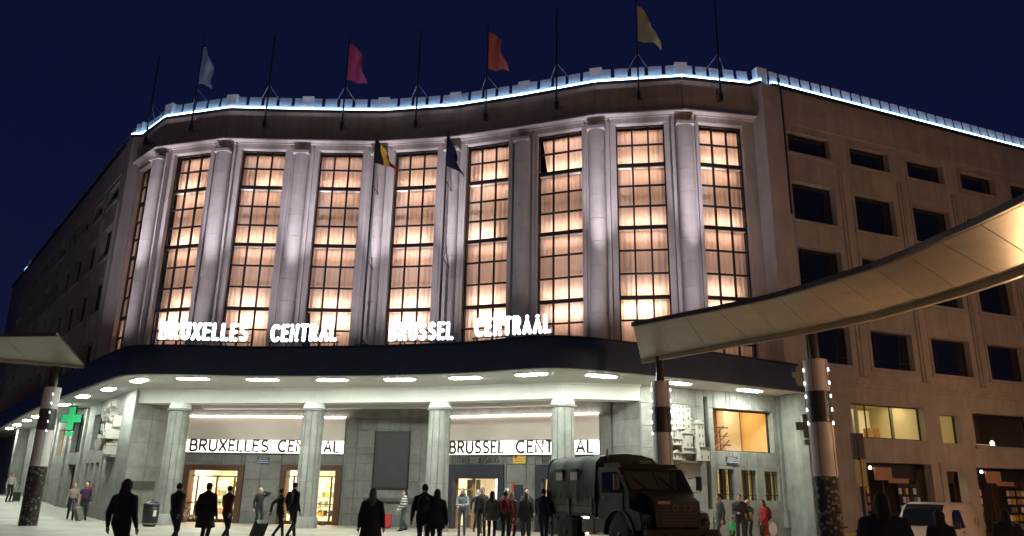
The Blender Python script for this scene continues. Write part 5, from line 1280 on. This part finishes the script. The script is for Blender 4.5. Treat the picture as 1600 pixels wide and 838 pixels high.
# crossing the square
person('person in a dark hooded top walking towards the columns', -7.62, 16.0, R(80), 1.76, NAVY, NAVY, hood=True, stride=.35, bulk=1.22)
person('person in a black jacket walking towards the leftmost column', -9.27, 22.6, R(70), 1.74, (.02, .02, .026), (.025, .03, .05), stride=.5, armL='fwd', armR='back', bulk=1.15)
person('person in a cap and long dark coat facing the lit brown door', -8.44, 22.6, R(85), 1.76, (.016, .018, .017), BLACK, cap=BLACK, coat=(.55, 1.1), stride=.2, bulk=1.15)
person('person in a maroon jacket walking beside the long dark coat', -8.54, 24.6, R(70), 1.70, (.10, .018, .022), BLACK, stride=.55, armL='fwd', armR='back', bulk=1.08)
person('blonde person in black standing by the wall and holding a phone', -10.3, 33.4, R(-50), 1.66, (.02, .02, .022), BLACK, hair=HAIR_B, longhair=True, armR='hang', armL='phone', eyes=True, stride=.15)
person('person in dark clothes pulling a suitcase past the column', -7.74, 27.4, R(40), 1.64, BLACK, BLACK, stride=.45, armL='back', armR='hang', bulk=1.05)
person('tall person with a backpack walking past the column', -7.35, 27.6, R(60), 1.85, BLACK, (.02, .03, .045), stride=.5, pack=((.02, .02, .026), 'dark backpack worn by the tall person near the column'))
suitcase((-8.45, 27.3, 0), R(50), R(28), (.03, .028, .022), 'dark suitcase tilted on its wheels beside the column')
person('grey haired person in a long navy coat in mid square', -3.13, 18.6, R(95), 1.68, NAVY, BLACK, hair=(.12, .11, .11), longhair=True, coat=(.52, 1.15), stride=.15, bulk=1.15)
person('person sitting on the ground against the dark memorial wall', -6.55, 36.55, R(-60), 1.7, BLACK, (.25, .22, .2), sit=True, armL='front', armR='front', eyes=True)
person('person in a black and white striped jumper walking past the red seat', -4.4, 34.3, R(-150), 1.66, stripe_mat('striped_knit', (.62, .62, .6), (.02, .02, .025), 9), (.045, .055, .06), hair=HAIR_D, longhair=True, armL='front', armR='front', stride=.3, eyes=True, flared=True)
person('person with a bulky dark bag walking in a close couple', -2.2, 21.2, R(92), 1.82, BLACK, NAVY, stride=.3, armL='hang', armR='hang', bulk=1.2, pack=(BLACK, 'bulky black bag worn by one of the close couple'))
person('shorter long haired person in black walking in a close couple', -1.86, 21.1, R(88), 1.70, BLACK, NAVY, longhair=True, stride=.3, bulk=1.1, coat=(.72, 1.05))
# around the entrance
person('grey haired person in a denim jacket looking at a phone by the door', -1.77, 31.4, CAMW, 1.78, (.22, .26, .30), (.07, .085, .11), hair=HAIR_G, longhair=True, armL='hold', armR='hold', eyes=True, scarf=(.10, .10, .11))
person('older person in a dark suit and blue shirt leaving the entrance', -1.25, 33.6, R(-75), 1.74, (.035, .036, .042), (.03, .03, .035), hair=(.5, .46, .42), stride=.4, armL='hang', armR='back', eyes=True, scarf=(.30, .40, .5))
person('person with long dark hair and a short grey coat facing the door', -.54, 27.6, R(86), 1.68, (.11, .098, .088), BLACK, longhair=True, coat=(.74, 1.05), stride=.2)
person('person in a red jacket standing in the entrance group', -.08, 27.6, R(80), 1.68, (.30, .022, .028), BLACK, stride=.1, bulk=1.1, pack=((.16, .02, .02), 'dark red rucksack worn in the entrance group'))
person('person with a pale hat standing behind the red jacket', -.05, 29.2, R(-80), 1.78, (.10, .10, .09), BLACK, cap=(.45, .36, .26), armL='hold', eyes=True)
person('dark haired person standing behind the red jacket', -.95, 29.8, R(-95), 1.80, (.05, .05, .055), BLACK, eyes=True)
person('fair haired person in a mustard scarf in the entrance group', .12, 28.0, R(60), 1.66, (.16, .12, .06), BLACK, hair=HAIR_B, longhair=True, coat=(.62, 1.05))
person('person in a dark green grey jacket in the entrance group', .62, 27.8, R(95), 1.66, (.045, .055, .055), (.04, .042, .048), longhair=True, hair=(.10, .07, .045), stride=.1, coat=(.7, 1.0))
person('dark haired person standing before the second entrance', .75, 31.4, R(-90), 1.80, DGREY, BLACK, eyes=True)
person('person in black walking in front of the column by the truck', 1.12, 25.3, R(70), 1.78, NAVY, NAVY, stride=.5, bulk=1.2, armL='fwd', armR='back')
person('person in a black and grey patterned jacket beside the column', 1.45, 28.2, R(-80), 1.74, (.12, .12, .12), BLACK, armL='hold', eyes=True)
# left side
person('person in pale clothes standing at the far end of the left wing', -32.0, 51.5, R(-30), 1.78, (.42, .38, .34), BLACK, armL='front', eyes=True)
person('person in a beige jacket walking with a suitcase along the left wall', -20.5, 37.9, R(-60), 1.66, (.30, .23, .18), BLACK, hair=HAIR_B, stride=.35)
person('fair haired person in purple walking along the left wall', -20.25, 38.5, R(-50), 1.70, (.07, .03, .09), BLACK, hair=HAIR_B, longhair=True, stride=.4, armR='back', eyes=True)
person('person in a red top by the left wall', -22.1, 42.1, R(-100), 1.74, (.45, .03, .03), DGREY)
suitcase((-19.95, 37.8, gz(-19.9)), R(-40), R(20), (.20, .18, .15), 'grey suitcase with a white bag on it along the left wall')
suitcase((-31.4, 51.4, gz(-31.4)), R(20), R(5), (.03, .03, .03), 'black suitcase at the far end of the left wing')
# right side
person('dark figure standing beside the truck bumper', 7.65, 29.0, R(-170), 1.78, DGREY, DGREY, coat=(.7, 1.0), stride=.2)
person('small child in a bright green jacket beside the truck', 7.6, 27.3, R(-150), 1.02, (.03, .42, .12), DGREY, name='child', cat='child', armL='fwd')
person('bearded person in a dark jacket standing by the barred windows', 8.25, 28.6, R(-110), 1.80, (.03, .03, .034), (.025, .025, .03), stride=.2, armR='hold', eyes=True, bulk=1.1)
person('person in a white headscarf holding a tan bundle', 8.75, 29.3, R(-130), 1.62, (.06, .055, .05), DGREY, hair=(.62, .6, .58), armL='hold', armR='hold', longhair=True, eyes=True)
person('person in a long red coat and dark headscarf with a white bag', 9.18, 28.9, R(-160), 1.64, (.34, .018, .024), DGREY, hair=(.03, .025, .022), longhair=True, coat=(.45, 1.05), stride=.15, armL='fwd', eyes=True, pack=((.13, .02, .03), 'dark red rucksack worn over the long red coat'))
t = MB(); t.ball((0, 0, 0), (.15, .09, .24), 12, 8); tag(t.build('carrier_bag', 'white_print', None, T(9.42, 28.7, .55)), 'white carrier bag hanging beside the long red coat', 'bag')
t = MB(); t.ball((0, 0, 0), (.22, .12, .13), 12, 8); tag(t.build('tan_bundle', mat('tan_cloth', (.42, .27, .12), .8, var=.2, scale=8), None, T(8.65, 28.98, .98)), 'tan bundle held by the person in the white headscarf', 'bag')
person('large dark figure in the foreground before the signpost', 4.38, 9.4, R(75), 1.72, NAVY, NAVY, longhair=True, bulk=1.25, coat=(.6, 1.1), stride=.1)
person('dark figure with a shoulder bag in front of the panel van', 7.45, 13.9, R(60), 1.52, BLACK, BLACK, hood=True, stride=.3, bulk=1.05)
person('dark curly haired figure in front of the white car', 10.2, 16.5, R(80), 1.62, (.016, .012, .010), BLACK, longhair=True, bulk=1.25)
build_people()
